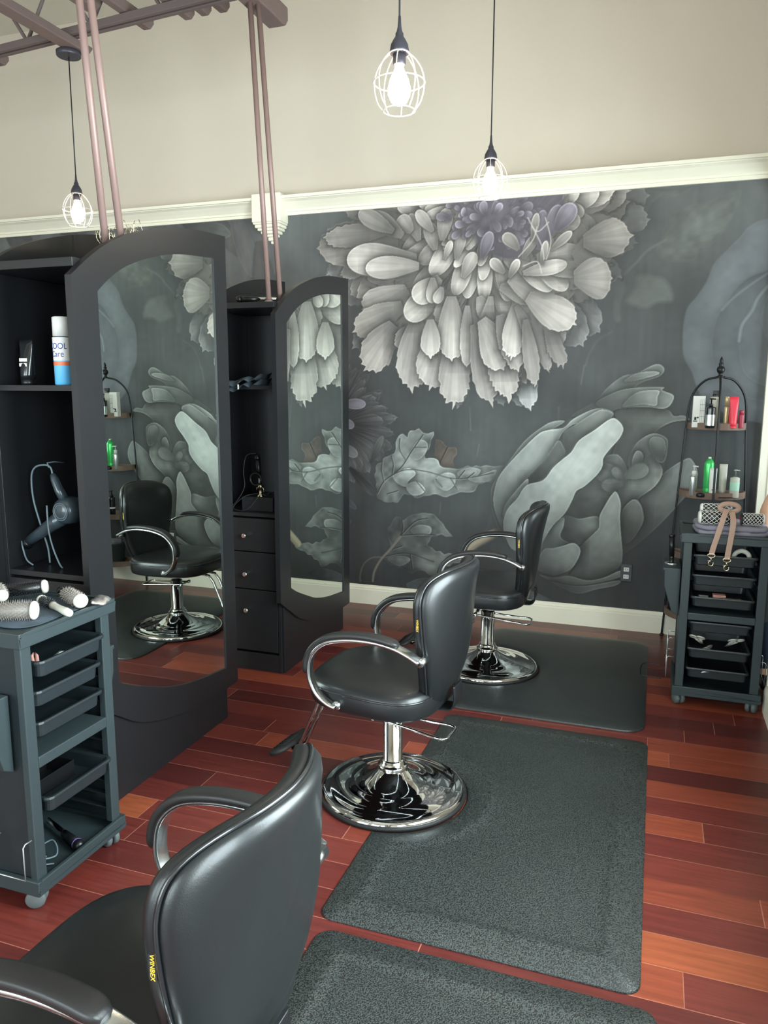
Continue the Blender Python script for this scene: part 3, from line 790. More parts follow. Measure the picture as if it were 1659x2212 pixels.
stroke(R5([(1659,1100),(1560,1220),(1500,1350),(1400,1490),(1370,1650)]),2.6,146,COOL,.5,.01)
# faint leaf and stems top right
shape([(600,640),(650,450),(720,370),(840,330),(900,290),(1000,290),(1120,240),(1220,200),(1330,160),(1380,170),(1330,340),(1200,560),(1080,690),(960,720),(920,830),(760,850),(600,820),(560,700)],R5,98,112,(600,700),(1300,250),GRN,rim=.02,shadow=.0,streak=.03,edge=.02,round_=.05,mott=.12)
shape([(350,1010),(440,985),(520,1010),(610,1020),(690,1130),(700,1250),(560,1260),(420,1320),(250,1250),(330,1130)],R5,92,104,(350,1100),(650,1100),GRN,rim=0,shadow=0,streak=.02,edge=.03,round_=.02)
shape([(60,120),(700,120),(900,100),(740,190),(560,210),(440,200),(180,200)],R5,90,104,(100,150),(600,150),GRN,rim=0,shadow=0,edge=.02)
stroke(R5([(360,590),(400,500),(430,370),(480,270),(600,180)]),2.4,112,GRN,.55,.01)
stroke(R5([(200,1060),(240,970),(350,860),(460,740),(640,640)]),2.4,112,GRN,.5,.01)
stroke(R5([(160,1430),(150,1300),(190,1150),(190,1050)]),6,108,GRN,.35,.02)
stroke(R2([(1100,1700),(1130,1600),(1210,1470),(1330,1400)]),1.8,108,NEU,.35,.01)
for q in (((1207,880),(1205,930)),((1262,790),(1255,830)),((1015,880),(1017,930)),((1035,960),(1030,985)),((952,1085),(950,1110))): stroke(q,1.3,120,NEU,.4,.008)

# dark striped bloom at the left of the mural
for i in range(26):
    a=radians(-78+i*6.4+rs.rand()*4); r0=15+rs.rand()*20; r1=95+rs.rand()*42
    c=(722,915)
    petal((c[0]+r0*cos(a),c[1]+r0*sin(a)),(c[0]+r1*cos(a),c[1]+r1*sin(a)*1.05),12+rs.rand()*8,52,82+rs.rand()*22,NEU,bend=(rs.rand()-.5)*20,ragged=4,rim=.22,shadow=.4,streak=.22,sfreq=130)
petal((735,872),(790,873),13,100,136,PUR,rim=.2)
petal((730,905),(765,922),12,90,116,PUR); petal((735,960),(772,985),13,80,120,NEU)
petal((755,1010),(812,1070),14,48,78,NEU,streak=.2); petal((730,1060),(770,1100),8,60,80,COOL); petal((735,1095),(758,1130),8,40,70,COOL)
petal((800,1000),(832,945),9,60,96,GRN,bend=6)

# serrated leaf cluster
def leaf(P,R,t0,t1,b,t,tint,seed,veins=(),sub=()):
    P2=[]
    n=len(P); r=np.random.RandomState(seed)
    for i in range(n):
        a=np.array(P[i],float); c=np.array(P[(i+1)%n],float); P2.append(tuple(a)); L=np.hypot(*(c-a)); k=int(L/34)
        nn_=np.array([-(c-a)[1],(c-a)[0]])/max(L,1)
        for j in range(1,k): 
            P2.append(tuple(a+(c-a)*j/k+nn_*(r.rand()-.5)*26))
    shape(P2,R,t0,t1,b,t,tint,k=2,rim=.2,shadow=.5,streak=.05,mott=.26,round_=.12)
    for s_ in sub: shape(s_[0],R,s_[1],s_[2],s_[0][0],s_[0][len(s_[0])//2],tint,rim=.18,shadow=.3,mott=.22)
    for v in veins:
        stroke(R(v),1.5,t0*.42,tint,.75,.004); stroke(R([(x+7,y+5) for x,y in v]),1.0,t1*1.2,tint,.5,.004)
leaf([(860,740),(880,560),(940,580),(1010,640),(1070,640),(1080,700),(1040,780),(1060,830),(960,850)],R4,76,98,(880,800),(1000,600),BRN,3,[[(900,820),(950,720),(990,640)]])
leaf([(320,1080),(300,900),(330,790),(490,690),(500,590),(530,530),(570,510),(610,545),(640,480),(720,460),(760,500),(860,490),(830,610),(780,690),(780,740),(860,740),(960,830),(1060,840),(1180,810),(1300,820),(1400,815),(1530,820),(1500,900),(1400,970),(1280,990),(1250,1050),(1120,1060),(980,1110),(860,1080),(720,1120),(650,1090),(580,1080),(520,1160),(430,1160),(330,1120)],R4,104,138,(330,1100),(900,800),GRN,4,
  [[(330,1070),(390,960),(470,900),(560,820),(650,680),(760,520)],[(470,900),(600,850),(800,870),(1010,930),(1180,930),(1420,880)],[(390,960),(370,860),(375,770)],[(470,880),(480,800),(460,720)],[(700,960),(780,1060)],[(880,940),(940,1010)],[(1020,930),(1080,1030)],[(1100,920),(1150,860)],[(1180,930),(1240,880)],[(420,1080),(520,1050)],[(600,760),(540,660),(540,560)],[(690,640),(790,640)]],
  [([(470,900),(560,850),(640,840),(690,890),(620,960),(600,1010),(520,980)],130,176),([(860,960),(960,880),(1060,900),(1050,1000),(960,1050)],120,165),([(640,690),(720,570),(800,600),(780,700),(700,760)],112,158),([(1080,880),(1180,830),(1300,850),(1250,920),(1130,930)],120,160),([(600,1000),(700,960),(780,1040),(720,1090),(640,1080)],120,156),([(1180,930),(1300,900),(1450,850),(1400,950),(1260,970)],116,150)])
leaf([(450,1590),(430,1500),(420,1400),(510,1290),(570,1330),(640,1280),(760,1255),(860,1270),(950,1360),(1040,1480),(900,1470),(840,1480),(800,1560),(880,1620),(1080,1660),(1150,1700),(900,1800),(870,1860),(740,1800),(660,1830),(560,1780),(450,1750),(380,1680)],R4,80,112,(450,1600),(800,1400),GRN,8,
  [[(450,1600),(540,1480),(570,1400),(560,1320)],[(540,1480),(680,1340),(800,1310)],[(560,1470),(760,1460),(880,1470)],[(400,1670),(600,1640),(860,1720)],[(640,1650),(660,1780)],[(470,1600),(560,1570)]],
  [([(640,1420),(720,1370),(830,1390),(820,1460),(700,1470)],100,146),([(420,1690),(560,1660),(640,1700),(540,1760)],84,118)])
stroke(R4([(545,1480),(450,1600),(360,1700),(300,1810),(285,1900)]),2.6,108,BRN,.85,.006)
stroke(R4([(370,1675),(280,1680),(200,1740),(165,1850),(170,1900)]),1.8,96,BRN,.7,.006)
shape([(600,1940),(650,1900),(760,1870),(900,1880),(1000,1960),(700,2000)],R4,58,84,(900,1950),(700,1880),COOL,rim=.1,mott=.2)
shape([(360,1860),(520,1920),(640,1990),(400,1990)],R3,58,92,(640,1950),(400,1880),COOL,rim=.06,mott=.2)

# tulip
tl=GRN
stroke(R3([(130,1400),(40,1440),(-60,1500),(-160,1590)]),9,168,BRN*np.array([.97,1.0,.93]),.95,.012)
stroke(R3([(130,1425),(40,1475),(-60,1530),(-150,1610)]),4,120,BRN,.6,.012)
stroke(R3([(110,1050),(90,1200),(60,1350),(20,1400)]),3,84,GRN,.6,.012)
shape([(90,1050),(180,900),(330,700),(500,560),(650,545),(900,370),(1100,230),(1360,110),(1425,130),(1350,210),(1180,300),(1400,280),(1480,340),(1450,440),(1600,530),(1400,600),(1340,640),(1450,700),(1400,950),(1250,1160),(1270,1250),(1220,1400),(1100,1500),(1090,1620),(1000,1720),(800,1780),(500,1750),(250,1560),(120,1350),(75,1150)],R3,88,104,(600,1700),(1200,500),tl,shadow=.35,sh=.05,rim=.05)
sp=lambda P_,a,b_,b0,t0_,**k: shape(P_,R3,a*.86,b_*1.04,b0,t0_,tl,**dict(dict(rim=.2,shadow=.5,sh=.03,streak=.02,mott=.07,round_=.07),**k))
sp([(1240,1150),(1330,1060),(1400,960),(1560,850),(1640,840),(1680,1000),(1500,1230),(1300,1430),(1100,1580),(1090,1480),(1220,1400),(1270,1260)],82,124,(1150,1500),(1560,880))
sp([(1040,470),(1150,440),(1280,420),(1450,450),(1500,500),(1570,495),(1620,530),(1500,545),(1400,590),(1340,640),(1240,720),(1180,800),(1130,900),(1060,850),(1000,850),(1080,620)],92,112,(1050,800),(1450,480))
sp([(700,500),(790,440),(890,380),(980,280),(1100,190),(1210,165),(1360,95),(1425,130),(1390,190),(1250,240),(1180,290),(1100,330),(950,420),(800,500)],104,150,(800,480),(1300,140))
sp([(1110,230),(1200,170),(1340,150),(1380,175),(1200,225)],116,140,(1110,230),(1380,160))
sp([(890,400),(1050,310),(1200,280),(1415,275),(1410,300),(1500,345),(1440,440),(1280,430),(1090,440),(1000,460)],100,146,(950,430),(1350,290))
sp([(1100,430),(1150,360),(1230,310),(1380,300),(1370,360),(1360,420),(1250,410)],112,150,(1120,420),(1380,310),shadow=.35)
sp([(950,830),(1060,800),(1130,900),(1120,1000),(1050,1080),(930,1230),(910,1290),(840,1300),(650,1290),(700,1170),(800,1050),(920,950)],78,128,(700,1150),(1050,950),mott=.14)
sp([(1130,970),(1200,900),(1310,800),(1390,870),(1410,950),(1350,1050),(1230,1140),(1190,1200),(1100,1230),(1060,1100)],104,144,(1100,1200),(1330,850),mott=.16)
sp([(1170,770),(1230,690),(1340,635),(1440,670),(1452,740),(1430,850),(1380,860),(1320,800),(1260,850),(1200,920),(1150,910),(1145,850)],108,156,(1150,900),(1400,660),mott=.12)
sp([(1305,700),(1350,660),(1420,680),(1435,760),(1400,840),(1330,790)],92,116,(1330,800),(1390,670),rim=.1)
sp([(1175,840),(1205,775),(1245,780),(1262,830),(1225,890),(1180,915)],84,118,(1240,870),(1190,800))
petal((1345,1035),(1290,1015),22,100,132,tl,mott=.25,op=.6,edge=.02); petal((1345,1040),(1325,1010),10,110,136,tl,op=.6,edge=.015); petal((1350,1030),(1400,1010),16,104,134,tl,op=.6,edge=.02); petal((1345,1045),(1300,1050),14,104,134,tl,op=.6,edge=.02)
sp([(1100,1230),(1180,1150),(1235,1180),(1262,1260),(1255,1340),(1180,1460),(1110,1490),(1085,1350)],84,116,(1110,1450),(1210,1170))
sp([(640,1280),(760,1300),(900,1280),(922,1340),(905,1390),(850,1440),(770,1500),(690,1490),(615,1450)],70,134,(640,1430),(900,1300))
sp([(920,1280),(960,1200),(1010,1120),(1050,1090),(1085,1180),(1080,1300),(1092,1480),(1100,1580),(1080,1670),(1000,1720),(900,1765),(820,1780),(690,1755),(740,1660),(775,1520),(860,1430),(915,1370)],104,150,(780,1700),(1050,1150))
sp([(75,1150),(85,1040),(180,900),(330,700),(480,580),(570,540),(650,545),(500,640),(300,800),(200,960),(110,1100),(170,1330),(250,1540),(180,1470),(100,1300)],118,150,(150,1400),(550,560))
sp([(95,1200),(110,1040),(180,910),(420,660),(520,610),(640,590),(720,520),(900,440),(1030,480),(880,600),(740,560),(640,625),(600,690),(530,790),(480,860),(350,990),(200,1160),(170,1320),(165,1390)],126,178,(150,1300),(700,560))
sp([(640,630),(720,575),(850,490),(940,450),(1030,480),(980,540),(880,610),(760,690),(690,790),(650,800),(640,720)],92,138,(650,790),(980,480))
sp([(360,990),(480,860),(540,770),(600,690),(640,740),(650,800),(560,900),(480,990),(360,1030)],60,104,(380,1010),(640,730))
sp([(170,1290),(180,1200),(260,1090),(355,990),(360,1040),(300,1110),(230,1190)],100,140,(180,1250),(350,1000))
sp([(550,1350),(640,1290),(640,1360),(615,1440),(690,1490),(760,1500),(470,1535)],92,134,(500,1500),(640,1300))
sp([(170,1340),(200,1230),(280,1140),(350,1040),(480,1000),(560,900),(640,830),(700,780),(760,690),(880,610),(1010,520),(1070,540),(1105,595),(1090,650),(1055,700),(1000,760),(950,830),(940,900),(890,970),(800,1050),(740,1085),(710,1150),(650,1260),(560,1350),(480,1480),(450,1560),(260,1550),(190,1450)],134,182,(300,1480),(800,720),rim=.14,mott=.08)
sp([(480,1545),(560,1530),(640,1510),(720,1490),(770,1540),(750,1620),(690,1700),(600,1735),(540,1740),(430,1690)],92,130,(450,1700),(740,1520))
sp([(450,1735),(560,1760),(680,1745),(820,1780),(950,1760),(1080,1705),(1090,1750),(960,1790),(800,1815),(640,1810),(540,1785)],96,132,(500,1750),(1000,1730))
sp([(540,1790),(660,1815),(820,1822),(1070,1780),(1050,1820),(900,1850),(760,1885),(650,1850)],72,100,(560,1800),(1000,1790))

# big pale bloom: layered rings of petals painted from the outside in
GAIN=1.13
CX,CY=1068,448
RAD=[(-20,330),(0,322),(14,322),(30,305),(45,318),(58,345),(68,385),(78,430),(90,420),(100,425),(110,420),(120,435),(130,425),(140,400),(150,400),(162,385),(175,375),(185,370),(200,365),(240,300),(300,300),(340,330)]
def rad(a):
    a=(a+20)%360-20
    for (p,q),(r,s_) in zip(RAD,RAD[1:]):
        if p<=a<=r: return q+(s_-q)*(a-p)/(r-p)
    return 330
LAY=[(1.0,.46,46,24,112,150,6),(.90,.44,44,26,122,164,5),(.79,.42,40,26,128,178,3),(.68,.38,36,26,124,186,1),(.57,.34,31,24,120,190,0),(.47,.30,26,22,112,188,0),(.37,.25,20,20,100,184,0),(.28,.20,15,18,92,176,0)]
for li,(fr_,ln,W,n,a0_,a1_,rg) in enumerate(LAY):
    n=int(n*1.4); W*=.80
    order=list(range(n)); rs.shuffle(order)
    for i in order:
        a=360*i/n+(li%2)*180/n+rs.rand()*9-4.5
        if 215<a%360<325 and li<6: continue
        R_=rad(a)*(fr_+(rs.rand()-.5)*.07); Rb=R_-rad(a)*ln*(.85+.3*rs.rand())
        d=(cos(radians(a)),sin(radians(a))); da=radians(a+(rs.rand()-.5)*20)
        d2=(cos(da),sin(da))
        dim=1.0 if 60<a%360<205 else .95
        if li<2 and (a%360<75 or a%360>165): dim*=.90
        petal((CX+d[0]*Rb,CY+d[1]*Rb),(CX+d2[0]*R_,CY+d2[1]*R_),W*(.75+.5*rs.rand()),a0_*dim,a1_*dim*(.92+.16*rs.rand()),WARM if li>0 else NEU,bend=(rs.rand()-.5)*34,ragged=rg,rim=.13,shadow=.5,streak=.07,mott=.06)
# key petals copied by eye from the painting
for b,t,W,a,c,bd,rg in (
 ((860,520),(692,545),52,96,132,-10,6),((835,500),(704,506),26,92,130,8,8),((900,560),(750,575),38,120,176,-12,0),((905,575),(790,575),26,130,178,4,0),
 ((880,625),(795,690),44,124,168,-12,8),((870,660),(768,715),36,118,166,0,8),((850,700),(785,790),42,124,168,8,9),((905,700),(865,760),34,122,172,0,6),
 ((900,690),(885,835),44,128,178,6,10),((960,700),(930,835),46,130,176,0,10),((985,720),(975,872),38,120,164,4,12),((1010,700),(1050,730),26,126,180,0,0),
 ((960,620),(870,675),32,124,176,10,0),((950,600),(900,655),28,130,186,-6,0),((935,600),(933,655),15,120,192,0,0),((960,640),(955,700),22,130,188,0,6),((955,620),(942,655),13,140,196,0,0),
 ((975,640),(970,775),34,126,176,6,4),((930,690),(930,770),24,130,180,0,4),((1010,660),(1000,790),17,120,180,8,3),((1035,640),(1052,700),19,126,186,6,0),((1060,640),(1050,740),17,126,186,-8,0),
 ((1025,700),(1070,865),30,116,158,-10,10),((1070,700),(1090,860),34,120,164,8,12),((1040,690),(1100,785),34,126,176,-16,6),((1080,680),(1110,800),26,126,176,10,8),
 ((1120,640),(1115,770),26,130,182,-10,9),((1115,660),(1175,775),16,120,166,0,4),((1150,670),(1185,800),15,108,146,0,4),((1135,690),(1155,830),18,106,146,0,6),((1180,700),(1215,790),18,96,128,0,9),
 ((1080,620),(1165,640),22,126,188,-6,6),((1100,600),(1190,650),30,130,190,6,6),((1140,640),(1240,700),36,122,172,0,4),((1110,560),(1190,630),20,120,180,4,0),((1150,560),(1225,625),20,118,176,0,0),
 ((1160,560),(1270,540),34,128,186,-16,0),((1165,580),(1275,590),18,128,188,6,0),((1130,590),(1225,570),16,120,186,0,0),((1240,560),(1330,520),42,104,142,8,4),((1260,520),(1360,510),40,98,136,0,6),((1240,600),(1320,590),44,106,142,-10,3),
 ((1000,600),(1025,545),16,116,172,0,0),((985,560),(1000,500),13,110,170,0,0),((940,540),(925,480),17,120,172,0,0),((955,520),(965,450),18,116,166,0,0),((905,520),(885,462),16,118,168,0,0),((890,500),(860,470),20,114,160,0,0),((870,510),(800,462),22,106,150,0,0),((850,500),(775,458),20,96,136,0,0),((935,500),(900,455),14,118,168,0,0),((960,560),(975,520),9,120,190,0,0)):
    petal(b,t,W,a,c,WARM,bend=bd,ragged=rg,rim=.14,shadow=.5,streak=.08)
GAIN=1.05
# heart of the bloom: small folded petals, mauve and dark
CH=(1060,480)
shape([(930,395),(1010,470),(1040,540),(1120,560),(1190,500),(1200,400)],ID,84,96,(1060,540),(1060,430),PUR,rim=0,shadow=.2,edge=.03)
for i in range(70):
    a=rs.rand()*2*pi; r=12+60*rs.rand()**.8; x=CH[0]+r*1.5*cos(a); y=CH[1]+r*.85*sin(a)-8; L=9+14*rs.rand()
    petal((x-L*.5*cos(a),y-L*.5*sin(a)),(x+L*cos(a),y+L*sin(a)),5+6*rs.rand(),84,118+44*rs.rand(),PUR,bend=(rs.rand()-.5)*10,rim=.2,shadow=.4)
for b,t,W,a,c,bd in (((1120,540),(1095,500),14,104,150,6),((1130,560),(1150,505),12,96,150,-6),((1165,540),(1185,455),14,92,140,10),((1180,520),(1215,445),16,92,142,6),((1200,500),(1240,440),20,92,138,0),((1150,520),(1160,460),9,96,160,0),((1190,540),(1235,500),10,110,168,0),((1090,590),(1060,560),12,110,180,0),((1100,600),(1120,560),10,100,180,0),((1040,560),(1060,500),14,90,136,0),((1170,570),(1180,520),8,100,176,0)):
    petal(b,t,W,a,c,PUR if a<96 else WARM,bend=bd,rim=.3,shadow=.45)
for q in (((1120,555),(1150,520),(1160,490)),((1150,490),(1170,530),(1175,560)),((1178,470),(1190,520),(1180,560)),((1140,470),(1160,500),(1185,480)),((1130,575),(1160,565),(1170,590))): stroke(q,1.2,196,WARM,.7,.005)

sheet=bpy.data.meshes.new('mural')
xx,zz=np.meshgrid(gx,gz); nv=NW*NH
cov=np.empty((nv,3),np.float32); cov[:,0]=xx.ravel(); cov[:,1]=0; cov[:,2]=zz.ravel()
sheet.vertices.add(nv); sheet.vertices.foreach_set('co',cov.ravel())
idx=np.arange(nv,dtype=np.int32).reshape(NH,NW)
q=np.stack([idx[:-1,:-1],idx[:-1,1:],idx[1:,1:],idx[1:,:-1]],-1).reshape(-1,4)
nf=len(q); sheet.loops.add(nf*4); sheet.loops.foreach_set('vertex_index',q.ravel())
sheet.polygons.add(nf); sheet.polygons.foreach_set('loop_start',np.arange(0,nf*4,4,dtype=np.int32)); 
sheet.update(calc_edges=True)
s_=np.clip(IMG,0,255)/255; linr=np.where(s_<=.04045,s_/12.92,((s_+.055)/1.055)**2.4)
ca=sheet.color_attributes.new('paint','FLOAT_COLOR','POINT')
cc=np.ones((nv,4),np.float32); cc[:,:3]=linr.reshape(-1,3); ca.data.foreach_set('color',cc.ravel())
mm=bpy.data.materials.new('printed_mural_paper'); mm.use_nodes=True; nt=mm.node_tree; bs=nt.nodes['Principled BSDF']
at=nn(nt,'ShaderNodeVertexColor',layer_name='paint')
tc=nn(nt,'ShaderNodeTexCoord'); nz=nn(nt,'ShaderNodeTexNoise'); nz.inputs['Scale'].default_value=260; nt.links.new(tc.outputs['Object'],nz.inputs['Vector'])
mr=nn(nt,'ShaderNodeMapRange'); mr.inputs['To Min'].default_value=.93; mr.inputs['To Max'].default_value=1.07; nt.links.new(nz.outputs['Fac'],mr.inputs['Value'])
sv=nn(nt,'ShaderNodeVectorMath',operation='SCALE'); nt.links.new(at.outputs['Color'],sv.inputs[0]); nt.links.new(mr.outputs[0],sv.inputs['Scale'])
nt.links.new(sv.outputs[0],bs.inputs['Base Color']); bs.inputs['Roughness'].default_value=.62; bs.inputs['Specular IOR Level'].default_value=.35
sheet.materials.append(mm)
mo=bpy.data.objects.new('mural',sheet); COL.objects.link(mo); mo.location=(0,5.187,0)
tag(mo,'dark floral wallpaper mural with a huge pale bloom and grey tulip on the far wall','mural')
# ------------------------------------------------------------------ salon trolleys (+x is the open drawer side)
def caster(t,x,y,a):
    c=MB(); R=Matrix.Rotation(a,3,'Z')
    for s in (-1,1):
        c.lathe([(.0,s*.004),(.026,s*.004),(.030,s*.008),(.030,s*.020),(.024,s*.025),(.0,s*.027)],c=(0,0,.030),n=24,axis='y')
    c.cyl((0,0,.03),(0,0,.056),.008,n=10)
    c.v=[tuple(R@Vector(p)+Vector((x,y,0))) for p in c.v]
    return c.build('caster',M['caster'],t)
def tray(t,z,w=.285,d=.33,h=.058,x0=-.155):
    # a drawer that is open on top with a rolled rim; z is the rim height
    b=MB(); a=.012; th=.003
    y=w/2; x1=x0+d
    o=len(b.v)
    def ringz(x0_,x1_,y_,z_,r=.02,n=5):
        P=[]
        for cx_,cy_,s in ((x1_-r,y_-r,0),(x0_+r,y_-r,pi/2),(x0_+r,-y_+r,pi),(x1_-r,-y_+r,3*pi/2)):
            for k in range(n): 
                q=s+pi/2*k/(n-1); P.append((cx_+r*cos(q),cy_+r*sin(q),z_))
        return P
    b.rings([ringz(x0+a,x1-a,y-a,z-h+.004),ringz(x0+a-.004,x1-a+.004,y-a+.004,z-h+.008),ringz(x0+.005,x1-.005,y-.005,z-.012),ringz(x0-.004,x1+.004,y+.004,z-.012),ringz(x0-.005,x1+.005,y+.005,z-.006),ringz(x0-.003,x1+.003,y+.003,z),ringz(x0+.004,x1-.004,y-.004,z),ringz(x0+.008,x1-.008,y-.008,z-.006),ringz(x0+a+.002,x1-a-.002,y-a-.002,z-h+.010),ringz(x0+a+.01,x1-a-.01,y-a-.01,z-h+.007)],True,True,False)
    return b.build('tray',M['tray'],t,bevel=.0)
def make_trolley(label,trays,bins,loc,rz,wires):
    W,D=.205,.185
    t=thing('salon_trolley',label,'trolley',loc,rz,'salon trolleys')
    b=MB().box(-D,-W,.056,D+.01,W,.072)
    for q in ((-D,-W,.072,D+.01,-W+.012,.105),(-D,W-.012,.072,D+.01,W,.105),(D-.004,-W+.012,.072,D+.01,W-.012,.105),(-D,-W+.012,.072,-D+.012,W-.012,.105)): b.box(*q)
    b.build('base_tray',M['trolley'],t,bevel=.003)
    for x in (-D+.045,D-.035):
        for y,a in ((-W+.035,.5),(W-.035,-.35)): caster(t,x,y,a)
    for x in (-D+.004,D-.030):
        for s in (-1,1):
            y0=s*(W-.012); y1=s*(W-.052)
            MB().box(x,y0,.100,x+.026,y1,.850).build('post',M['trolley'],t,bevel=.003)
    for s in (-1,1):
        MB().box(-D+.028,s*(W-.018),.100,D-.028,s*(W-.024),.850).build('side_panel',M['tray'],t,bevel=.001)
    MB().box(-D+.006,-W+.05,.1,-D+.012,W-.05,.85).build('back_panel',M['tray'],t)
    b=MB().box(-D-.004,-W-.004,.845,D+.012,W+.004,.878)
    for q in ((-D-.004,-W-.004,.878,D+.012,-W+.008,.892),(-D-.004,W-.008,.878,D+.012,W+.004,.892),(D,-W+.008,.878,D+.012,W-.008,.892),(-D-.004,-W+.008,.878,-D+.008,W-.008,.892)): b.box(*q)
    b.build('top_tray',M['trolley'],t,bevel=.003)
    MB().box(-D+.02,-W+.052,.452,D-.004,W-.052,.488).build('middle_rail',M['trolley'],t,bevel=.003)
    for z in (.775,.735,.68,.63,.58,.54,.40,.345,.298,.25,.20,.15):
        for s in (-1,1):
            MB().box(-D+.03,s*(W-.026),z-.004,D-.03,s*(W-.048),z).build('tray_rail',M['tray'],t)
    for i,(z,dx) in enumerate(trays):
        tray(t,z,x0=-.150+dx)
    for s in bins:
        # hanging bin, rim .69, tapering down on its outer side
        y0=s*(W-.010); y1=s*(W+.072)
        b=MB()
        P=[(y0,.45),(y0+s*.035,.47),(y1-s*.006,.60),(y1-s*.003,.680),(y1+s*.004,.680),(y1+s*.004,.695),(y0,.695)]
        b.prism(P,'x',-.135,.125)
        b.build('side_bin',M['trolley'],t,bevel=.004)
    for s,z0,xo in [(w_+(0,))[:3] for w_ in wires]:
        y0=s*(W-.006); y=s*(W+.028)
        MB().tube([(.06+xo,y0,z0+.11),(.06+xo,y-s*.008,z0+.112),(.06+xo,y,z0+.104),(.06+xo,y,z0-.002),(-.06+xo,y,z0-.002),(-.06+xo,y,z0+.104),(-.06+xo,y-s*.008,z0+.112),(-.06+xo,y0,z0+.11)],.0022,6).build('wire_holder',M['silver'],t,'pale bent wire holder')
    return t
TL=(-1.885,1.857,0); TR=(.354,4.172,0)
make_trolley('dark plastic salon trolley at the left, heaped with round brushes on top',[(.787,.02),(.690,.0),(.592,.0),(.352,.02)],(-1,1),TL,0,[(-1,.13,.115)])
make_trolley('dark plastic salon trolley at the right, topped with a grey towel and leather strap',[(.787,0),(.686,0),(.575,0),(.443,-.01),(.310,.0),(.206,0)],(-1,1),TR,-pi/2,[(-1,.20),(-1,.10),(1,.12)])

# ------------------------------------------------------------------ round brushes
def brush(cap,tail,r,label,bm,cm,hm,z=None,handle=.10,mesh=False,group='round brushes on the left trolley'):
    """cap: centre of the free end; tail: where the barrel meets the handle"""
    a=Vector(cap); b=Vector(tail); d=(b-a); L=d.length; d.normalize()
    q=d.to_track_quat('Z','Y').to_matrix()
    t=thing('round_brush',label,'hairbrush',tuple(a),0,group)
    def loc(mb): mb.v=[tuple(q@Vector(p)) for p in mb.v]; return mb
    loc(MB().lathe([(0,-.006),(r*.7,-.005),(r*.86,0),(r*.90,.006),(r*.80,.010)],n=28)).build('end_cap',cm,t)
    bar=loc(MB().lathe([(r*(.72 if not mesh else .88),.006),(r*(.74 if not mesh else .90),L)],n=28)).build('barrel',M['black'] if mesh else M['barrel'] if bm is M['bristle'] else M['black'],t)
    if mesh:
        hx=MB()
        for sg in (-1,1):
            for k in range(9):
                hx.tube([(r*.905*cos(sg*j*.16+2*pi*k/9),r*.905*sin(sg*j*.16+2*pi*k/9),.008+(L-.012)*j/24) for j in range(25)],.0013,4)
        loc(hx).build('mesh_wrap',M['white'],bar)
    br=MB(); rows=int(L/.0085); n=14 if not mesh else 2
    for i in range(rows):
        z0=.012+i*(L-.018)/rows
        for k in range(n):
            an=2*pi*(k+.5*(i%2))/n
            u=Vector((cos(an),sin(an),0)); v=Vector((-sin(an),cos(an),0)); w=.0009
            r0=r*.70; r1=r*(1.06 if not mesh else .86)+.003*random.random()
            p0=u*r0+Vector((0,0,z0)); p1=u*r1+Vector((0,0,z0+.002*(random.random()-.5)))+v*.003*(random.random()-.5)
            br.add([p0+v*w,p0-v*w,p1+Vector((0,0,0))],[(0,1,2)]); br.add([p0+Vector((0,0,w)),p0-Vector((0,0,w)),p1],[(0,1,2)])
    o=loc(br).build('bristles',bm,t,smooth=False); o['kind']='stuff'
    if handle:
        loc(MB().lathe([(r*.72,L-.002),(r*.60,L+.010),(.011,L+.022),(.0105,L+.05),(.013,L+handle*.75),(.012,L+handle*.96),(.006,L+handle)],n=20)).build('handle',hm,t)
    return t
zt=.879
brush((-1.775,1.805,zt+.034),(-1.915,1.735,zt+.036),.033,'largest round brush at the front of the left trolley, white cap toward the viewer',M['bristle'],M['white'],M['offw'])
brush((-1.900,1.985,zt+.054),(-2.02,1.915,zt+.040),.026,'dark bristled round brush at the back of the left trolley',M['dbristle'],M['offw'],M['offw'],handle=0)
brush((-1.722,1.945,zt+.030),(-1.835,2.002,zt+.032),.027,'round brush nearest the right end of the left trolley top',M['bristle'],M['white'],M['black'],handle=.04)
brush((-1.93,1.83,zt+.058),(-2.02,1.90,zt+.062),.022,'tan bristled round brush farthest back on the left pile',M['bristle'],M['offw'],M['offw'],handle=.03)
# brush whose white handle points to the viewer
brush((-1.885,1.945,zt+.020),(-1.80,1.905,zt+.020),.019,'small round brush whose white handle points right, on the left trolley',M['dbristle'],M['offw'],M['offw'],handle=.13)
def cloth(name,label,cat,m,c,sx,sy,layers,h,rz=0,seed=1,amp=.003):
    rr=random.Random(seed); b=MB(); N=22
    for l in range(layers):
        R=[]
        z0=l*h; ph=rr.random()*6
        for k,(sc,z) in enumerate(((.95,.0),(1.0,h*.25),(1.0,h*.7),(.96,h*.98),(.6,h*1.02),(.02,h*1.02))):
            ring=[]
            for x,y,_ in sell(0,0,sx*sc,sy*sc,5,48,0):
                w=amp*sin(x*55+ph+l)*cos(y*40+ph)
                ring.append((x+amp*sin(y*60+l*2),y+amp*cos(x*50+l),z0+z+(w if k>2 else 0)+ (amp if k>0 else 0)*0))
            R.append(ring)
        b.rings(R)
    o=b.build(name,m); o.location=c; o.rotation_euler=(0,0,rz); return tag(o,label,cat)
cloth('folded_cloth','dark blue grey cloth lying under the round brushes on the left trolley','cloth',M['blue_cloth'],(-1.86,1.86,zt),.13,.145,1,.006,0,3)
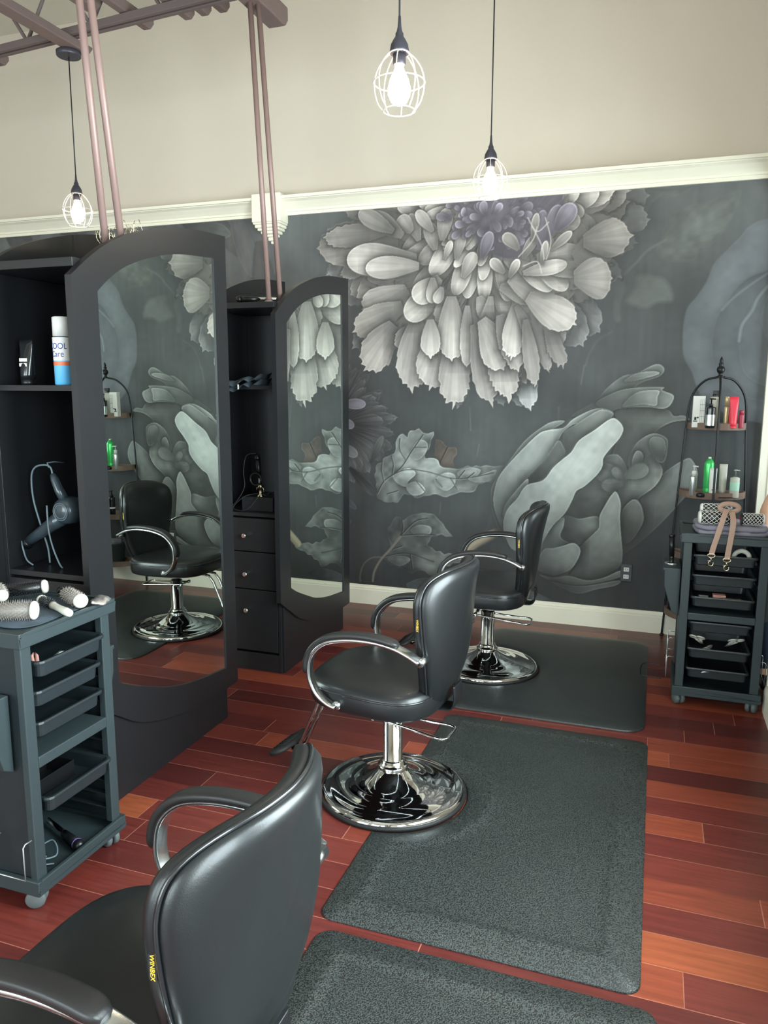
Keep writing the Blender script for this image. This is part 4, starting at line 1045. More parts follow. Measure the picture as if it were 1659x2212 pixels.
# foil packet
b=MB(); R=[]
for sc,z in ((1,.0),(1.02,.004),(.9,.010),(.5,.013),(.02,.014)):
    R.append([(x*(1+.12*sin(5*y*60)),y,z+.003*sin(x*120+y*90)) for x,y,_ in sell(0,0,.028*sc,.050*sc,2.2,26,0)])
o=b.rings(R).build('foil_packet',M['foil']); o.location=(-1.70,2.01,.894); o.rotation_euler=(0,0,.5); tag(o,'crumpled silver packet on the far front corner of the left trolley','packet')
# tray contents, left trolley
def clip(loc,rz,m,label,L=.05):
    b=MB()
    for s in (1,-1): b.tube([(0,0,0),(L*.3,s*.006,.004),(L*.7,s*.007,.006),(L,s*.002,.002)],[.004,.006,.005,.003],8)
    o=b.build('hair_clip',m); o.location=loc; o.rotation_euler=(0,-.35,rz); return tag(o,label,'clip')
clip((-1.735,1.75,.752),2.4,M['pink'],'pink hair clip in the top drawer of the left trolley',.07)
clip((-1.74,1.83,.750),1.2,M['silver'],'small grey clip beside the pink one in the top drawer',.04)
b=MB().box(-.06,-.08,0,.06,.08,.004)
for q in ((-.06,-.08,0,-.056,.08,.055),(.056,-.08,0,.06,.08,.055),(-.056,-.08,0,.056,-.076,.055),(-.056,.076,0,.056,.08,.055)): b.box(*q)
o=b.build('storage_box',M['black'],bevel=.001); o.location=(-1.84,1.85,.304); tag(o,'shiny black open box in the lower drawer of the left trolley','box')
def iron(name,loc,rz,label,ry=0,band=True,L=.24):
    t=thing(name,label,'curling iron',loc,rz)
    t.rotation_euler=(0,ry,rz)
    MB().lathe([(0,0),(.010,.002),(.016,.008),(.018,.02),(.018,.03)],n=20,axis='x').build('tip',M['black'],t)
    if band: MB().lathe([(.0185,.026),(.0185,.032)],n=20,axis='x').build('band',mat('violet_band',(110,92,150),.4),t)
    MB().lathe([(.017,.03),(.015,.08),(.012,.12)],n=20,axis='x').build('handle',M['black'],t)
    MB().lathe([(.0095,.12),(.0095,L),(.004,L+.004)],n=20,axis='x').build('rod',M['chrome'],t)
    return t
iron('curling_iron',(-1.715,1.865,.092),2.75,'black curling iron lying across the base of the left trolley')
def cord(name,P,r,m,label,cat='cord',parent=None):
    o=MB().tube(cr(P,6),r,6).build(name,m,parent)
    if parent is None: tag(o,label,cat)
    return o
cord('power_cord',[(-1.75,1.78,.078),(-1.79,1.74,.09),(-1.83,1.77,.10),(-1.80,1.83,.12),(-1.75,1.79,.10),(-1.79,1.72,.12),(-1.84,1.73,.14),(-1.86,1.80,.10),(-1.80,1.80,.078)],.0028,M['cable'],'coiled grey cord beside the curling iron in the left trolley')
# ------------------------------------------------------------------ right trolley top
zr=.879
cloth('folded_towel','grey folded towel on top of the right trolley, under the mesh brushes','towel',M['grey_cloth'],(.375,4.14,zr),.165,.13,2,.026,.05,7,.004)
zb=zr+.056
brush((.225,4.02,zb+.034),(.36,4.03,zb+.034),.036,'lower left mesh barrel brush on the grey towel',M['bristle'],M['white'],M['black'],handle=0,mesh=True,group='mesh barrel brushes')
brush((.235,4.10,zb+.062),(.375,4.105,zb+.062),.032,'upper mesh barrel brush stacked behind, on the grey towel',M['bristle'],M['white'],M['black'],handle=0,mesh=True,group='mesh barrel brushes')
brush((.515,4.06,zb+.030),(.415,4.05,zb+.030),.032,'mesh barrel brush at the right end of the grey towel',M['dbristle'],M['white'],M['black'],handle=0,mesh=True,group='mesh barrel brushes')
o=MB().rings([[(x,y,z) for x,y,_ in sell(0,0,.045*s,.014*s,2.4,24,0)] for s,z in ((.9,0),(1,.006),(1,.016),(.6,.022),(.02,.023))]).build('hair_clip',M['red']); o.location=(.455,4.115,zb+.015); tag(o,'red plastic clip behind the mesh brush at the right end','clip')
# leather strap with two hanging tails
t=thing('leather_strap','tan leather strap hanging over the right trolley with two snap hooks','strap',(.355,3.99,1.0))
def sw(P,w,par,nm,m,th=.0022):
    return MB().tube(cr(P,6),1,8,flat=(th,w),up=None).build(nm,m,par)
kn=[(-.045+.0,.02,.0)]
ring=[(.0+.042*cos(a),.02,.022+.020*sin(a)) for a in [2*pi*k/24 for k in range(24)]]
MB().tube(ring,1,8,closed=True,flat=(.004,.012),up=(0,1,0)).build('buckle_loop',M['tan'],t)
for nm,P in (('a',[(-.012,.005,.018),(-.028,-.022,-.03),(-.045,-.028,-.10),(-.062,-.030,-.17),(-.068,-.030,-.205)]),('b',[(.012,.005,.006),(.018,-.026,-.04),(.014,-.030,-.10),(.006,-.032,-.18),(.002,-.032,-.222)])):
    P2=cr(P,6); b=MB(); R=[]
    for x,y,z in P2: R.append([(x-.0125,y-.0013,z),(x+.0125,y-.0013,z),(x+.0125,y+.0013,z),(x-.0125,y+.0013,z)])
    tail=b.rings(R,True,True,False).build('strap_tail',M['tan'],t)
    x,y,z=P2[-1]
    MB().tube([(x+.017*cos(q),y,z-.003+.010*sin(q)) for q in [2*pi*k/20 for k in range(20)]],.0022,6,closed=True).build('d_ring',M['brass'],tail)
    h=MB().tube([(x,y,z-.012),(x,y,z-.028)],.004,10).tube([(x+.011*cos(q),y,z-.042+.013*sin(q)) for q in [pi/2+5.2*k/16 for k in range(17)]],.0024,6).cyl((x-.016,y,z-.030),(x+.008,y,z-.026),.002,n=6)
    h.build('snap_hook',M['brass'],tail)
# items in the right trolley drawers
def combthing(loc,rz,m,label,L=.12,name='comb'):
    b=MB().box(0,-.012,0,L,-.004,.004)
    for i in range(int(L/.005)): b.box(.003+i*.005,-.004,.0005,.005+i*.005,.012,.0035)
    o=b.build(name,m); o.location=loc; o.rotation_euler=(0,0,rz); return tag(o,label,'comb')
b=MB().tube([(.035*cos(a),0,.035*sin(a)) for a in [-.4+3.6*k/20 for k in range(21)]],1,8,flat=(.010,.011),up=(0,1,0))
o=b.build('tape_roll',M['offw']); o.location=(.43,4.05,.772); tag(o,'pale curved roll standing in the top drawer of the right trolley','tape')
combthing((.37,4.06,.641),.3,M['silver'],'grey comb lying in the second drawer of the right trolley')
o=MB().box(0,0,0,.045,.05,.03).build('small_box',M['white'],bevel=.002); o.location=(.25,4.04,.530); tag(o,'small white box in the third drawer of the right trolley','box')
o=MB().box(0,0,0,.06,.04,.042).build('small_box',M['pink'],bevel=.002); o.location=(.315,4.06,.530); tag(o,'dusty pink box beside the white one in the third drawer','box')
combthing((.34,4.005,.568),.05,M['pink'],'pink comb lying along the rim of the third drawer',.10)
def shears(loc,rz,label,s=1):
    b=MB()
    for k in (1,-1):
        b.tube([(0,0,0),(.05*s,k*.003,.002),(.09*s,k*.008,.004)],[.001,.004,.005],8)
        b.tube([(.09*s+.017*(1-cos(a)),k*(.012+.012*sin(a)),.005) for a in [2*pi*j/16 for j in range(16)]],.0028,6,closed=True)
    o=b.build('shears',M['offw']); o.scale=(1.5,1.5,1.5); o.location=loc; o.rotation_euler=(0,-.5,rz); return tag(o,label,'scissors')
shears((.30,4.19,.262),-1.9,'pale scissors standing open above the fifth drawer, left of the round handled pair')
shears((.395,4.20,.262),-1.25,'round handled pale scissors at the right of the fifth drawer')
clip((.25,4.03,.268),.4,M['silver'],'long silver clip left in the fifth drawer of the right trolley',.09)
clip((.29,4.04,.268),1.0,M['offw'],'pale clip under the scissors in the fifth drawer',.08)
clip((.25,4.02,.164),-.3,M['silver'],'silver clip in the bottom drawer of the right trolley',.08)
# brush standing in a holder on the left side of the right trolley
t=brush((.108,4.16,.845),(.113,4.16,.735),.018,'black round brush standing in the left side holder of the right trolley',M['dbristle'],M['black'],M['black'],handle=.05,group='brush in the side holder')
b=MB().tube([(.138,4.13,.70),(.105,4.13,.695),(.085,4.15,.695),(.085,4.17,.695),(.105,4.19,.695),(.138,4.19,.70)],1,8,flat=(.006,.002)); 
o=b.build('side_holder',M['silver']); tag(o,'pale loop holder clipped to the left side of the right trolley','holder')
cord('wire_rack',[(.10,4.13,.30-.15),(.03,4.13,.155),(.0,4.14,.14),(-.005,4.15,.09),(.01,4.15,.075),(.10,4.14,.075)],.003,M['blackmetal'],'thin dark bent wire frame sticking out left of the right trolley','rack')
o=MB().prism([(.0,.0),(.022,0),(.028,.12),(.006,.12)],'y',0,.004).build('hair_comb',M['offw']); o.location=(.575,4.10,.655); tag(o,'pale grey comb standing in the right side bin of the right trolley','comb')
# ------------------------------------------------------------------ half round shelf rack in the corner
t=thing('corner_rack','tall half round rack with black iron poles and worn wooden shelves by the mural corner','shelf rack',(.345,5.12,0))
SH=[(1.343,.165,.150),(.930,.190,.175),(.545,.208,.19),(.165,.232,.21)]
def half(rx,ry,n=28,y0=.03):
    return [(rx*cos(pi+pi*k/n),ry*sin(pi+pi*k/n)) for k in range(n+1)]
for z,rx,ry in SH:
    b=MB(); H=half(rx,ry); I=half(rx-.012,ry-.012)
    b.prism([(rx,.02)]+H[::-1]+[(-rx,.02)],'z',z,z+.012)
    P=[(-rx,.02)]+H+[(rx,.02)]; Q=[(-rx+.012,.008)]+[(x,min(y,.006)) for x,y in I]+[(rx-.012,.008)]
    b.strip(P,Q,z+.012,z+.040,'z'); b.box(-rx+.0,.008,z+.012,rx,.02,z+.040)
    b.build('shelf',M['wood'],t)
def leg(P,name='pole'): return MB().tube(cr(P,6),.0065,10).build(name,M['blackmetal'],t)
for s in (-1,1):
    leg([(s*.236,.026,.012),(s*.222,.026,.30),(s*.205,.026,.70),(s*.172,.026,1.30),(s*.160,.022,1.48),(s*.135,.012,1.57),(s*.08,-.02,1.635),(s*.015,-.05,1.655)])
    MB().lathe([(.012,0),(.014,.004),(.010,.012)],c=(s*.236,.026,0),n=14).build('foot',M['blackmetal'],t)
leg([(0,-.212,.012),(0,-.215,.17),(0,-.198,.55),(0,-.182,.93),(0,-.158,1.34),(0,-.150,1.48),(0,-.12,1.59),(0,-.07,1.65),(0,-.05,1.66)])
MB().lathe([(.012,0),(.014,.004),(.010,.012)],c=(0,-.212,0),n=14).build('foot',M['blackmetal'],t)
MB().lathe([(.020,1.650),(.024,1.656),(.012,1.664),(.011,1.676),(.019,1.684),(.024,1.698),(.020,1.712),(.010,1.722),(.014,1.728),(.014,1.734),(.008,1.742),(.011,1.752),(.007,1.762),(.002,1.775)],c=(0,-.05,0),n=20).build('finial',M['blackmetal'],t)
# bottles
def put(o,x,y,z,rz=0): o.location=(x,y,z); o.rotation_euler=(0,0,rz); return o
def bottle(name,label,cat,x,y,z,r,h,m,cap=None,caph=.02,capr=None,shoulder=.0,pump=False,trig=False,band=None,group=None,bm=None):
    t=thing(name,label,cat,(x,y,z),0,group)
    b=MB().lathe([(r*.92,0),(r,.004),(r,h-.012-shoulder),(r*.96,h-.006-shoulder),(r*.42,h)],n=28).build('body',m,t)
    if cap: MB().lathe([((capr or r*.5),h-.002),((capr or r*.5),h+caph-.003),((capr or r*.5)*.85,h+caph)],n=24).build('cap',cap,t)
    if band: MB().lathe([(r+.0006,h*band[1]),(r+.0006,h*band[2])],n=28,cap=False).build('label_band',band[0],b)
    hz=h+(caph if cap else 0)
    if pump:
        MB().lathe([(.004,hz-.002),(.004,hz+.022),(.010,hz+.024),(.010,hz+.032)],n=14).cyl((0,0,hz+.028),(.022,-.010,hz+.026),.004,n=8).build('pump',pump,t)
    if trig:
        MB().box(-.012,-.008,hz,.026,.008,hz+.022).tube([(.014,0,hz+.004),(.022,0,hz-.012),(.020,0,hz-.028)],.003,6).cyl((.026,0,hz+.014),(.034,0,hz+.014),.005,n=8).build('trigger',trig,t,bevel=.003)
    return t
def tube_(name,label,x,y,z,w,h,m,cap,caph=.02,group=None,up=True,rz=0,tilt=0):
    t=thing(name,label,'tube',(x,y,z),rz,group)
    t.rotation_euler=(0,tilt,rz)
    R=[]
    for s in range(9):
        f=s/8; zz=caph+f*(h-caph)
        a=w/2*(.86+.14*f); c=w/2*(.82*(1-f**1.5)+.04)
        R.append([(a*cos(q),c*sin(q),zz) for q in [2*pi*k/24 for k in range(24)]])
    MB().rings(R).build('body',m,t)
    MB().lathe([(w*.36,0),(w*.40,.003),(w*.42,caph)],n=24).build('cap',cap,t)
    return t
z=1.356; Y=5.02
b=MB().box(-.034,-.020,0,.034,.020,.188); o=put(b.build('product_carton',M['white'],bevel=.002),.235,Y+.01,z); tag(o,'tall white printed carton at the left of the top rack shelf','box')
g=MB()
for k in range(4): g.box(.006,-.0212,.03+k*.035,.032,-.0204,.0315+k*.035)
for k in range(3): g.box(.008+k*.010,-.0212,.03,.009+k*.010,-.0204,.17)
g.box(-.028,-.0212,.035,-.004,-.0204,.041); g.box(-.022,-.0212,.045,-.010,-.0204,.062); g.box(-.008,-.0212,.055,.002,-.0204,.064)
g.build('print',M['print'],o)
bottle('pump_bottle','black pump bottle with pale label in front on the top rack shelf','bottle',.300,Y-.045,z,.027,.128,M['smoke'],M['black'],.016,.011,pump=M['black'],band=(M['silver'],.12,.62))
bottle('spray_bottle','white spray bottle with black trigger on the top rack shelf','bottle',.322,Y+.04,z,.026,.185,M['offw'],M['black'],.012,.013,trig=M['black'])
bottle('hair_product','pale gold capped bottle left of the red tube on the top rack shelf','bottle',.388,Y,z,.013,.13,M['gold'],M['gold'],.055,.012)
tube_('product_tube','bright red tube on the top rack shelf',.425,Y-.02,z,.05,.185,M['red'],M['red'],.012)
bottle('small_jar','small dark pink bottle at the right end of the top rack shelf','bottle',.472,Y+.0,z,.015,.085,M['wine'],M['wine'],.02,.012)
z=.943
bottle('pump_bottle','slim silver pump bottle at the left of the second rack shelf','bottle',.232,Y-.02,z,.0225,.125,M['silver'],M['white'],.028,.013,pump=M['white'])
bottle('spray_can','bright green spray can on the second rack shelf','spray can',.318,Y+.03,z,.029,.225,M['green'],M['white'],.010,.009,shoulder=.02,band=(M['green'],.1,.2))
o=tube_('product_tube','white tube in front of the green can on the second rack shelf',.338,Y-.055,z,.042,.175,M['white'],M['white'],.010)
tx=text_part('K',.022,M['print'],o,(0,-.0170,.045),(radians(90),radians(90),0))
tube_('product_tube','pale tube right of the front pole on the second rack shelf',.398,Y+.02,z,.046,.195,M['offw'],M['white'],.012)
combthing((.375,Y-.08,z+.002),0.3,M['blackmetal'],'black comb lying in front of the pale tubes on the second rack shelf',.075)
bottle('nozzle_bottle','pale green bottle with a thin nozzle at the right of the second rack shelf','bottle',.462,Y-.02,z,.0265,.125,M['offw'],M['clear'],.012,.006,pump=M['silver'],band=(mat('mint_label',(170,214,190),.4),.35,.75))
bottle('low_jar','low black jar at the left front of the second rack shelf','jar',.276,Y-.055,z,.026,.026,M['black'],None)
z=.558
bottle('pump_bottle','tall black pump bottle on the third rack shelf, seen in the mirror','bottle',.300,Y-.01,z,.024,.16,M['smoke'],M['black'],.02,.012,pump=M['black'],band=(M['white'],.42,.50))
bottle('amber_bottle','amber bottle on the third rack shelf, seen in the mirror','bottle',.44,Y,z,.022,.10,M['amber'],M['black'],.03,.012)
z=.178
bottle('dark_bottle','black bottle standing at the left end of the lowest rack shelf','bottle',.150,5.08,z,.022,.20,M['smoke'],M['black'],.06,.010)
t=thing('wicker_basket','dark woven basket with a grey towel on the lowest rack shelf','basket',(.37,5.02,z))
b=MB(); R=[]
for i in range(15):
    zz=i*.012; s=1+.15*i/14+(.012 if i%2 else 0)
    R.append([(x*s,y*s,zz) for x,y,_ in sell(0,0,.125,.075,3,40,0)])
R2=[[(x*.94,y*.94,z_) for x,y,z_ in r] for r in R[::-1]]
b.rings(R+R2,True,False); b.rings([[(x*.95*q,y*.95*q,.004) for x,y,_ in sell(0,0,.125,.075,3,40,0)] for q in (1,.02)],True,False); b.build('basket',M['basket'],t)
cloth('rolled_towel','grey towel stuffed in the dark basket on the lowest rack shelf','towel',M['grey_cloth'],(.37,5.02,z+.10),.10,.06,2,.045,0,5,.006)
# duplex outlet on the mural
t=thing('wall_outlet','dark wall outlet plate low on the mural beneath the tulip','outlet',(-.132,5.185,.386))
MB().box(-.036,-.006,-.058,.036,0,.058).build('plate',M['slot'],t,bevel=.003)
for s in (-1,1):
    f=MB().box(-.017,-.009,s*.024-.014,.017,-.005,s*.024+.014).build('receptacle',M['white'],t,'pale receptacle',bevel=.004)
    MB().box(-.008,-.0095,s*.024-.004,-.005,-.0085,s*.024+.008).box(.005,-.0095,s*.024-.004,.008,-.0085,s*.024+.008).build('slots',M['print'],f)
# ------------------------------------------------------------------ things inside the mirror stations
zs=1.598; Y1=S1Y+.055
tube_('product_tube','black tube standing on its cap on the upper shelf of the near station',-2.215,Y1+.075,zs,.062,.165,M['smoke'],M['black'],.022)
tt=[o for o in bpy.data.objects if o.name.startswith('product_tube')][-1]
o=MB().box(-.018,-.0200,.068,.016,-.0185,.080).box(-.018,-.0190,.086,.018,-.0175,.098).build('print_block',M['white'],tt)
can=bottle('spray_can','white capped blue and white spray can on the upper shelf of the near station','spray can',-2.043,Y1+.07,zs,.033,.175,M['blue'],M['white'],.068,.031,shoulder=.008,band=(M['white'],.5,.97))
for body,zz,off in (('COOL',.138,.10),('Care',.110,.05)):
    o_=text_part(body,.030,M['navy'],can,(0,0,0),(0,0,0))
    for v in o_.data.vertices:
        x,y,q_=v.co; an=-pi/2+(x*.85)/.0335+off; rr_=.0338+q_
        v.co=(rr_*cos(an),rr_*sin(an),zz+y)
MB().lathe([(.0336,.070),(.0336,.084)],n=28,cap=False).build('stripe',M['orange'],can)
# hair dryer hanging in the near station
t=thing('hair_dryer','dark hair dryer hanging by its cord loop inside the near station','hair dryer',(-2.085,Y1+.10,1.13))
MB().lathe([(.0,-.052),(.030,-.050),(.047,-.036),(.052,-.01),(.052,.012),(.046,.034),(.030,.040),(.0,.041)],n=36,axis='y').build('motor_housing',M['dryer'],t)
for r in (.026,.033): MB().tube([(r*cos(a),-.050+.0,r*sin(a)) for a in [2*pi*k/36 for k in range(36)]],.0016,6,closed=True).build('intake_ring',M['cable'],t)
q=Vector((-.78,0,-.50)).normalized()
MB().tube([(-.02,0,-.018),(-.09,0,-.062),(-.14,0,-.094),(-.205,0,-.134)],[.034,.026,.023,.021],20).build('barrel',M['dryer'],t)
MB().tube([(-.205,0,-.134),(-.222,0,-.145)],[.022,.026],20).build('nozzle',M['black'],t)
MB().tube([(-.02,0,.035),(-.045,0,.075),(-.062,0,.115),(-.070,0,.135)],[.018,.017,.015,.010],16).build('handle',M['dryer'],t)
cord('c',[(-.070,0,.135),(-.078,0,.160),(-.105,0,.168),(-.150,0,.158),(-.172,.0,.12),(-.170,.0,.03),(-.150,.01,-.08),(-.135,.02,-.16),(-.130,.02,-.22)],.0038,M['cable'],'',parent=t).name='dryer_cord'
MB().tube([(-.085,0,.158),(-.092,.0,.176),(-.086,.03,.178),(-.084,.08,.170)],.003,8).build('hook',M['cable'],t)
cord('power_cord',[(-2.155,Y1+.06,1.15),(-2.15,Y1+.055,1.06),(-2.14,Y1+.06,.99),(-2.115,Y1+.06,.93),(-2.11,Y1+.07,.909)],.0034,M['cable'],'grey cord hanging behind the dryer handle in the near station')
cord('power_cord',[(-2.30,Y1+.07,1.0),(-2.275,Y1+.05,.975),(-2.27,Y1+.06,.93),(-2.25,Y1+.07,.909)],.0034,M['cable'],'grey cord falling from the dryer nozzle at far left')
t2=iron('curling_iron',(-2.02,Y1+.14,1.0),2.6,'black hair iron lying low inside the near station behind the dryer',0,False,.2)
t2.location=(-2.0,Y1+.16,.926)
# far station
zs=1.598; Y2=S2Y+.055
b=MB(); R=[]
N=26
for i in range(N+1):
    u=i/N; row=[]
    for j in range(13):
        v=j/12
        x=-2.28+.28*u; y=Y2-.045+.19*v; zz=zs+.030+.012*sin(u*9+v*4)+.008*sin(u*21)
        if v<.25: zz-= (.25-v)*.16*(.6+.5*sin(u*7))
        if u>.85: zz+= (u-.85)*.22
        row.append((x,y,zz))
    R.append(row)
b.rings(R,False,False); b.rings([[ (x,y,z_-.028) for x,y,z_ in r] for r in R],False,False)
o=b.build('folded_apron',M['blue_cloth']); tag(o,'crumpled blue grey cloth draped over the upper shelf of the far station','cloth')
MB().box(-2.115,Y2-.046,zs-.02,-2.108,Y2-.044,zs+.006).build('care_tag',M['white'],o)
o=MB().box(-2.17,Y2+.06,.905,-1.975,Y2+.30,.985).build('storage_box',M['black_in'],bevel=.003); tag(o,'low black box in the open niche of the far station','box')
t=iron('curling_iron',(-2.10,Y2+.10,1.20),0,'black curling iron standing upright on the box in the far station',radians(82),False,.20)
t.rotation_euler=(0,radians(84),0); t.location=(-2.10,Y2+.12,1.218)
o=MB().tube([(-2.10+.034*cos(a),Y2+.10,1.08+.034*sin(a)) for a in [2*pi*k/24 for k in range(24)]],.006,8,closed=True).build('cord_reel',M['black']); tag(o,'black looped cable behind the upright curling iron','cord')
b=MB().lathe([(.022,.985),(.024,.99),(.010,1.0),(.009,1.03),(.018,1.036),(.016,1.05),(.006,1.055)],c=(-2.065,Y2+.09,0),n=20)
for s in (-1,1): b.tube([(-2.065,Y2+.09,1.03),(-2.065+s*.02,Y2+.085,1.035),(-2.065+s*.024,Y2+.085,1.015)],.003,6)
tag(b.build('brass_tool',M['brass']),'small shiny brass tool stand on the box in the far station','stand')
cord('power_cord',[(-2.10,Y2+.11,1.225),(-2.15,Y2+.09,1.21),(-2.165,Y2+.08,1.12),(-2.15,Y2+.06,1.04),(-2.19,Y2+.04,.96),(-2.24,Y2+.02,.915),(-2.27,Y2+.03,.910)],.0028,M['cord'],'black cord looping down left of the upright curling iron')
cord('power_cord',[(-2.08,Y2+.10,1.0),(-2.14,Y2+.05,.99),(-2.20,Y2+.02,.93),(-2.15,Y2+.01,.912),(-2.10,Y2+.02,.93),(-2.06,Y2+.05,.99)],.0028,M['cord'],'black cord hanging in a loop from the brass tool')
cord('power_cord',[(-2.05,Y2+.10,1.0),(-2.01,Y2+.05,1.0),(-1.98,Y2+.05,1.02),(-1.96,Y2+.06,.99),(-1.975,Y2+.07,.905)],.0026,M['cord'],'short black cord end at the right of the far station box')
o=MB().tube([(-2.245+.013*cos(a),Y2+.005,.930+.016*sin(a)) for a in [2*pi*k/20 for k in range(20)]],.004,8,closed=True).build('cord_ring',M['silver']); tag(o,'small silver ring at the left edge of the far station niche','ring')
# flat iron resting on the top board of the far station
iron('hair_iron',(-2.16,Y2+.04,2.036+.018),.25,'thin dark hair iron lying on top of the far station',0,False,.22)
# gilded dried grass on top of the near station
t=thing('dried_grass_bundle','bundle of curly golden dried grass on top of the near station','decoration',(-2.15,S1Y+.62,2.031))
rr=random.Random(4)
for i in range(26):
    x=-.10+.008*i; P=[]; ph=rr.random()*6
    for k in range(9): P.append((x+.012*sin(ph+k*1.3),.02*cos(ph+k),.01+.028*k*(.8+.4*rr.random())*.9))
    MB().tube(cr(P,3),.0016,5).build('stem',M['brass'],t)
# clear bin with crumpled white paper at the right edge
t=thing('waste_bin','clear plastic bin of white paper at the right edge behind the baseboard end','bin',(.735,4.20,0))
b=MB().lathe([(.09,0),(.10,.004),(.125,.26),(.128,.262),(.122,.262),(.097,.008),(.001,.008)],n=36,cap=False); b.build('bin_shell',M['clear'],t)
o=MB().rings([[(.085*s*(1+.08*sin(5*a)+.05*sin(9*a))*cos(a),.085*s*(1+.08*cos(4*a))*sin(a),z_+.01*sin(6*a)) for a in [2*pi*k/30 for k in range(30)]] for s,z_ in ((.9,.012),(1,.05),(1.08,.12),(1.1,.18),(.8,.215),(.4,.22),(.02,.215))]).build('crumpled_paper',M['paper']); o.location=(.735,4.20,0); tag(o,'crumpled white paper inside the clear bin at the right edge','paper')
# ------------------------------------------------------------------ person seated on a stool past the end of the right wall
def skinmesh(name,V,E_,rad,m,parent,root=0,sub=2):
    me=bpy.data.meshes.new(name); me.from_pydata(V,E_,[]); me.update()
    o=bpy.data.objects.new(name,me); COL.objects.link(o)
    mod=o.modifiers.new('skin','SKIN'); mod.use_smooth_shade=True
    sv=me.skin_vertices[0].data
    for i,r in enumerate(rad):
        sv[i].radius=(r,r) if not isinstance(r,tuple) else r
    sv[root].use_root=True
    s=o.modifiers.new('sub','SUBSURF'); s.levels=sub; s.render_levels=sub
    dg=bpy.context.evaluated_depsgraph_get(); me2=bpy.data.meshes.new_from_object(o.evaluated_get(dg))
    bpy.data.objects.remove(o); me2.materials.clear(); me2.materials.append(m)
    for p in me2.polygons: p.use_smooth=True
    o=bpy.data.objects.new(name,me2); COL.objects.link(o); o.parent=parent; return o
per=thing('person','person in slate blue top and dark jeans seated at the right edge, hand on knee','person',(.86,4.74,0))
O=Vector((.86,4.74,0))
class SK:
    def __init__(s): s.V=[];s.E=[];s.R=[]
    def p(s,x,y,z,r,par=None):
        s.V.append((x-O.x,y-O.y,z)); s.R.append(r)
        if par is not None: s.E.append((par,len(s.V)-1))
        return len(s.V)-1
    def chain(s,par,L):
        for x,y,z,r in L: par=s.p(x,y,z,r,par)
        return par
RA=[(.740,4.68,1.16,.050),(.675,4.61,1.04,.042),(.617,4.525,.945,.040),(.612,4.505,.87,.036),(.605,4.485,.790,.024),(.606,4.47,.755,.026)]
LA=[(.985,4.70,1.15,.050),(1.05,4.63,1.04,.042),(1.07,4.53,.95,.040),(1.03,4.48,.86,.034),(1.0,4.45,.775,.024),(.99,4.44,.745,.026)]
def body():
    s=SK(); r=s.p(.86,4.74,.70,.115)
    a=s.p(.86,4.73,.86,.105,r); b=s.p(.86,4.70,1.02,.115,a); c=s.p(.862,4.68,1.16,.10,b); n=s.p(.862,4.66,1.26,.050,c); h=s.p(.862,4.645,1.33,.048,n)
    for A,side in ((RA,-1),(LA,1)):
        w=s.chain(c,A)
        # palm and fingers lying over the knee
        px,py,pz=A[-1][:3]
        pm=s.p(px+.004,py-.03,pz-.030,.026,w); pm2=s.p(px+.006,py-.055,pz-.048,.024,pm)
        for k,(dx,L_) in enumerate(((-.026,.062),(-.009,.072),(.008,.068),(.024,.054))):
            k1=s.p(px+.006+dx,py-.078,pz-.060,.0095,pm2)
            s.chain(k1,[(px+.006+dx*1.15,py-.078-L_*.45,pz-.070,.0088),(px+.006+dx*1.2,py-.078-L_*.8,pz-.090,.0082),(px+.006+dx*1.2,py-.078-L_*.95,pz-.108,.0072)])
        th=-side
        s.chain(pm,[(px+th*.034,py-.040,pz-.045,.012),(px+th*.045,py-.066,pz-.058,.0105),(px+th*.046,py-.090,pz-.072,.009)])
    for hip,knee,ank in (((.78,4.74,.66),(.625,4.40,.615),(.66,4.44,.09)),((.94,4.74,.66),(.985,4.37,.615),(.98,4.42,.09))):
        s.chain(r,[(hip[0],hip[1]-.02,hip[2],.085),((hip[0]+knee[0])/2,(hip[1]+knee[1])/2,.645,.074),(knee[0],knee[1],knee[2],.056),((knee[0]+ank[0])/2,(knee[1]+ank[1])/2+.01,.36,.048),(ank[0],ank[1],ank[2],.034),(ank[0],ank[1]-.09,.045,.030),(ank[0],ank[1]-.15,.036,.024)])
    return skinmesh('body',s.V,s.E,s.R,M['skin'],per)
bd=body()
# head, shaped and joined to the body mesh
bm=bmesh.new(); bm.from_mesh(bd.data)
res=bmesh.ops.create_uvsphere(bm,u_segments=32,v_segments=24,radius=1)
hc=Vector((.862,4.625,1.42))-O
for v in res['verts']:
    x,y,z=v.co; d=Vector((x,y,z))
    X=x*.074*(1-.18*max(0,-z)); Yy=y*.092; Z=z*.113
    if y<0:
        # brow, eye sockets, nose, lips and chin on the side facing -y
        Yy-=.020*math.exp(-((x/.16)**2+((z+.12)/.17)**2))
        Yy+=.010*(math.exp(-(((abs(x)-.40)/.16)**2+((z-.08)/.10)**2)))
        Yy-=.006*math.exp(-((x/.3)**2+((z+.45)/.07)**2))
        Yy-=.008*math.exp(-((x/.25)**2+((z+.75)/.12)**2))
    if abs(x)>.9: X*=1+.10*math.exp(-(((z+.02)/.22)**2+(y/.3)**2))
    v.co=hc+Vector((X,Yy,Z))
for f in {f for v in res['verts'] for f in v.link_faces}: f.smooth=True
bm.to_mesh(bd.data); bm.free()
for s in (-1,1):
    MB().lathe([(0,-.010),(.007,-.006),(.010,0),(.007,.006),(0,.010)],c=tuple(hc+Vector((s*.029,-.080,.010))),n=14,axis='y').build('eye',M['white'],bd)
    MB().lathe([(0,-.003),(.0045,-.001),(.0045,.001)],c=tuple(hc+Vector((s*.029,-.0895,.010))),n=12,axis='y').build('iris',M['hair'],bd)
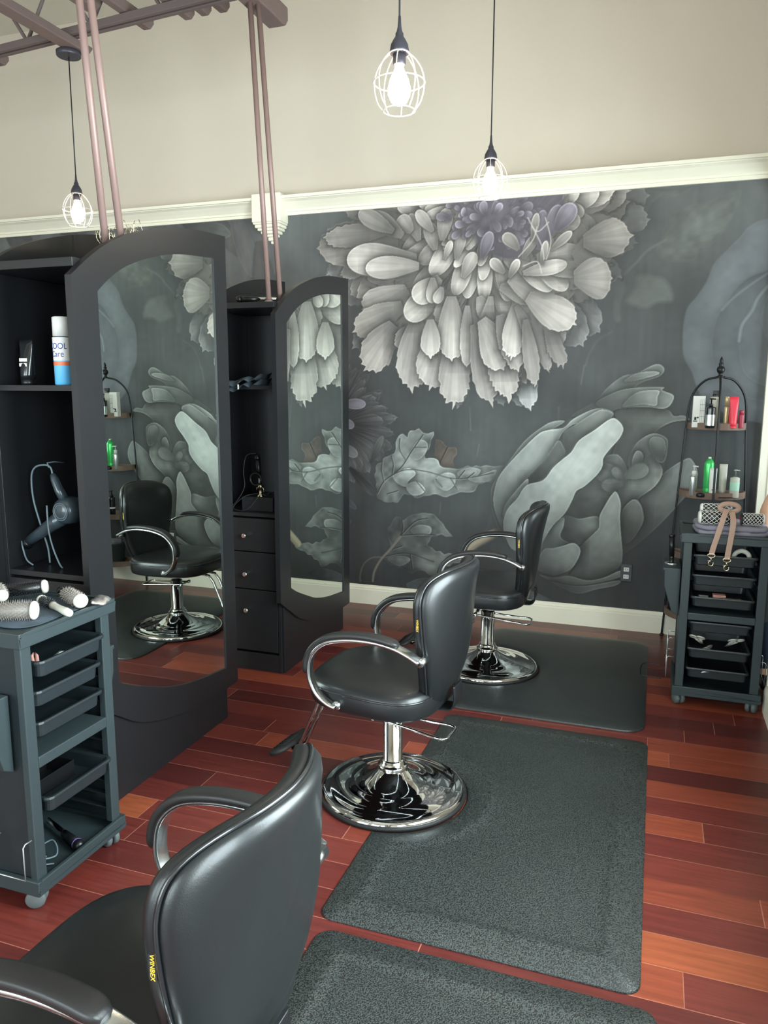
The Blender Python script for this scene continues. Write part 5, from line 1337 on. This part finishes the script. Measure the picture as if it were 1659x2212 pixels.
MB().tube([tuple(hc+Vector((x,-.0905+.6*x*x*10,-.052))) for x in (-.022,-.011,0,.011,.022)],[.002,.005,.006,.005,.002],8).build('mouth',M['wine'],bd)
hb=bmesh.new(); res=bmesh.ops.create_uvsphere(hb,u_segments=28,v_segments=20,radius=1)
for v in res['verts']:
    x,y,z=v.co; yy=y*.108+.018; zz=z*.128+.018
    if z<0: zz*=1.5
    if y<-.2 and z<.55: yy=.0
    v.co=hc+Vector((x*.090,yy,zz))
me=bpy.data.meshes.new('hair'); hb.to_mesh(me); hb.free(); me.materials.append(M['hair'])
for p in me.polygons: p.use_smooth=True
ho=bpy.data.objects.new('hair',me); COL.objects.link(ho); ho.parent=per
s=SK(); r=s.p(.86,4.745,.70,.130); a=s.p(.86,4.735,.86,.120,r); b_=s.p(.86,4.70,1.02,.130,a); c=s.p(.862,4.68,1.15,.115,b_); s.p(.862,4.665,1.235,.062,c)
for A in (RA,LA): s.chain(c,[(x,y,z,q+.012) for x,y,z,q in A[:2]])
skinmesh('top',s.V,s.E,s.R,M['sweater'],per)
s=SK(); r=s.p(.86,4.74,.68,.128)
for hip,knee,ank in (((.78,4.74,.66),(.625,4.40,.612),(.66,4.44,.075)),((.94,4.74,.66),(.985,4.37,.612),(.98,4.42,.075))):
    s.chain(r,[(hip[0],hip[1]-.02,hip[2],.096),((hip[0]+knee[0])/2,(hip[1]+knee[1])/2,.645,.084),(knee[0],knee[1],knee[2],.066),((knee[0]+ank[0])/2,(knee[1]+ank[1])/2+.01,.36,.058),(ank[0],ank[1],ank[2],.048)])
skinmesh('jeans',s.V,s.E,s.R,M['jeans'],per)
for ax,ay in ((.66,4.44),(.98,4.42)):
    s=SK(); q=s.p(ax,ay+.02,.055,.042); s.chain(q,[(ax,ay-.07,.045,.042),(ax,ay-.15,.038,.036)])
    skinmesh('shoe',s.V,s.E,s.R,M['black'],per)
w=Vector(RA[4][:3])-O
o=MB().tube([(w.x+.033*cos(a),w.y+.033*sin(a),w.z-.004+.004*sin(2*a)) for a in [2*pi*k/30 for k in range(30)]],.0035,6,closed=True).build('bracelet',M['white'],per,'white bracelet')
t=thing('stool','round black stool under the person at the right edge','stool',(.86,4.76,0))
MB().lathe([(.12,.52),(.165,.525),(.17,.545),(.165,.575),(.12,.585),(0,.587)],n=36).build('seat',M['leather'],t)
for k in range(4):
    a=pi/4+pi/2*k
    MB().cyl((.09*cos(a),.09*sin(a),.522),(.17*cos(a),.17*sin(a),0),.012,n=12).build('leg',M['chrome'],t)
per.location.x-=.030; t.location.x-=.030
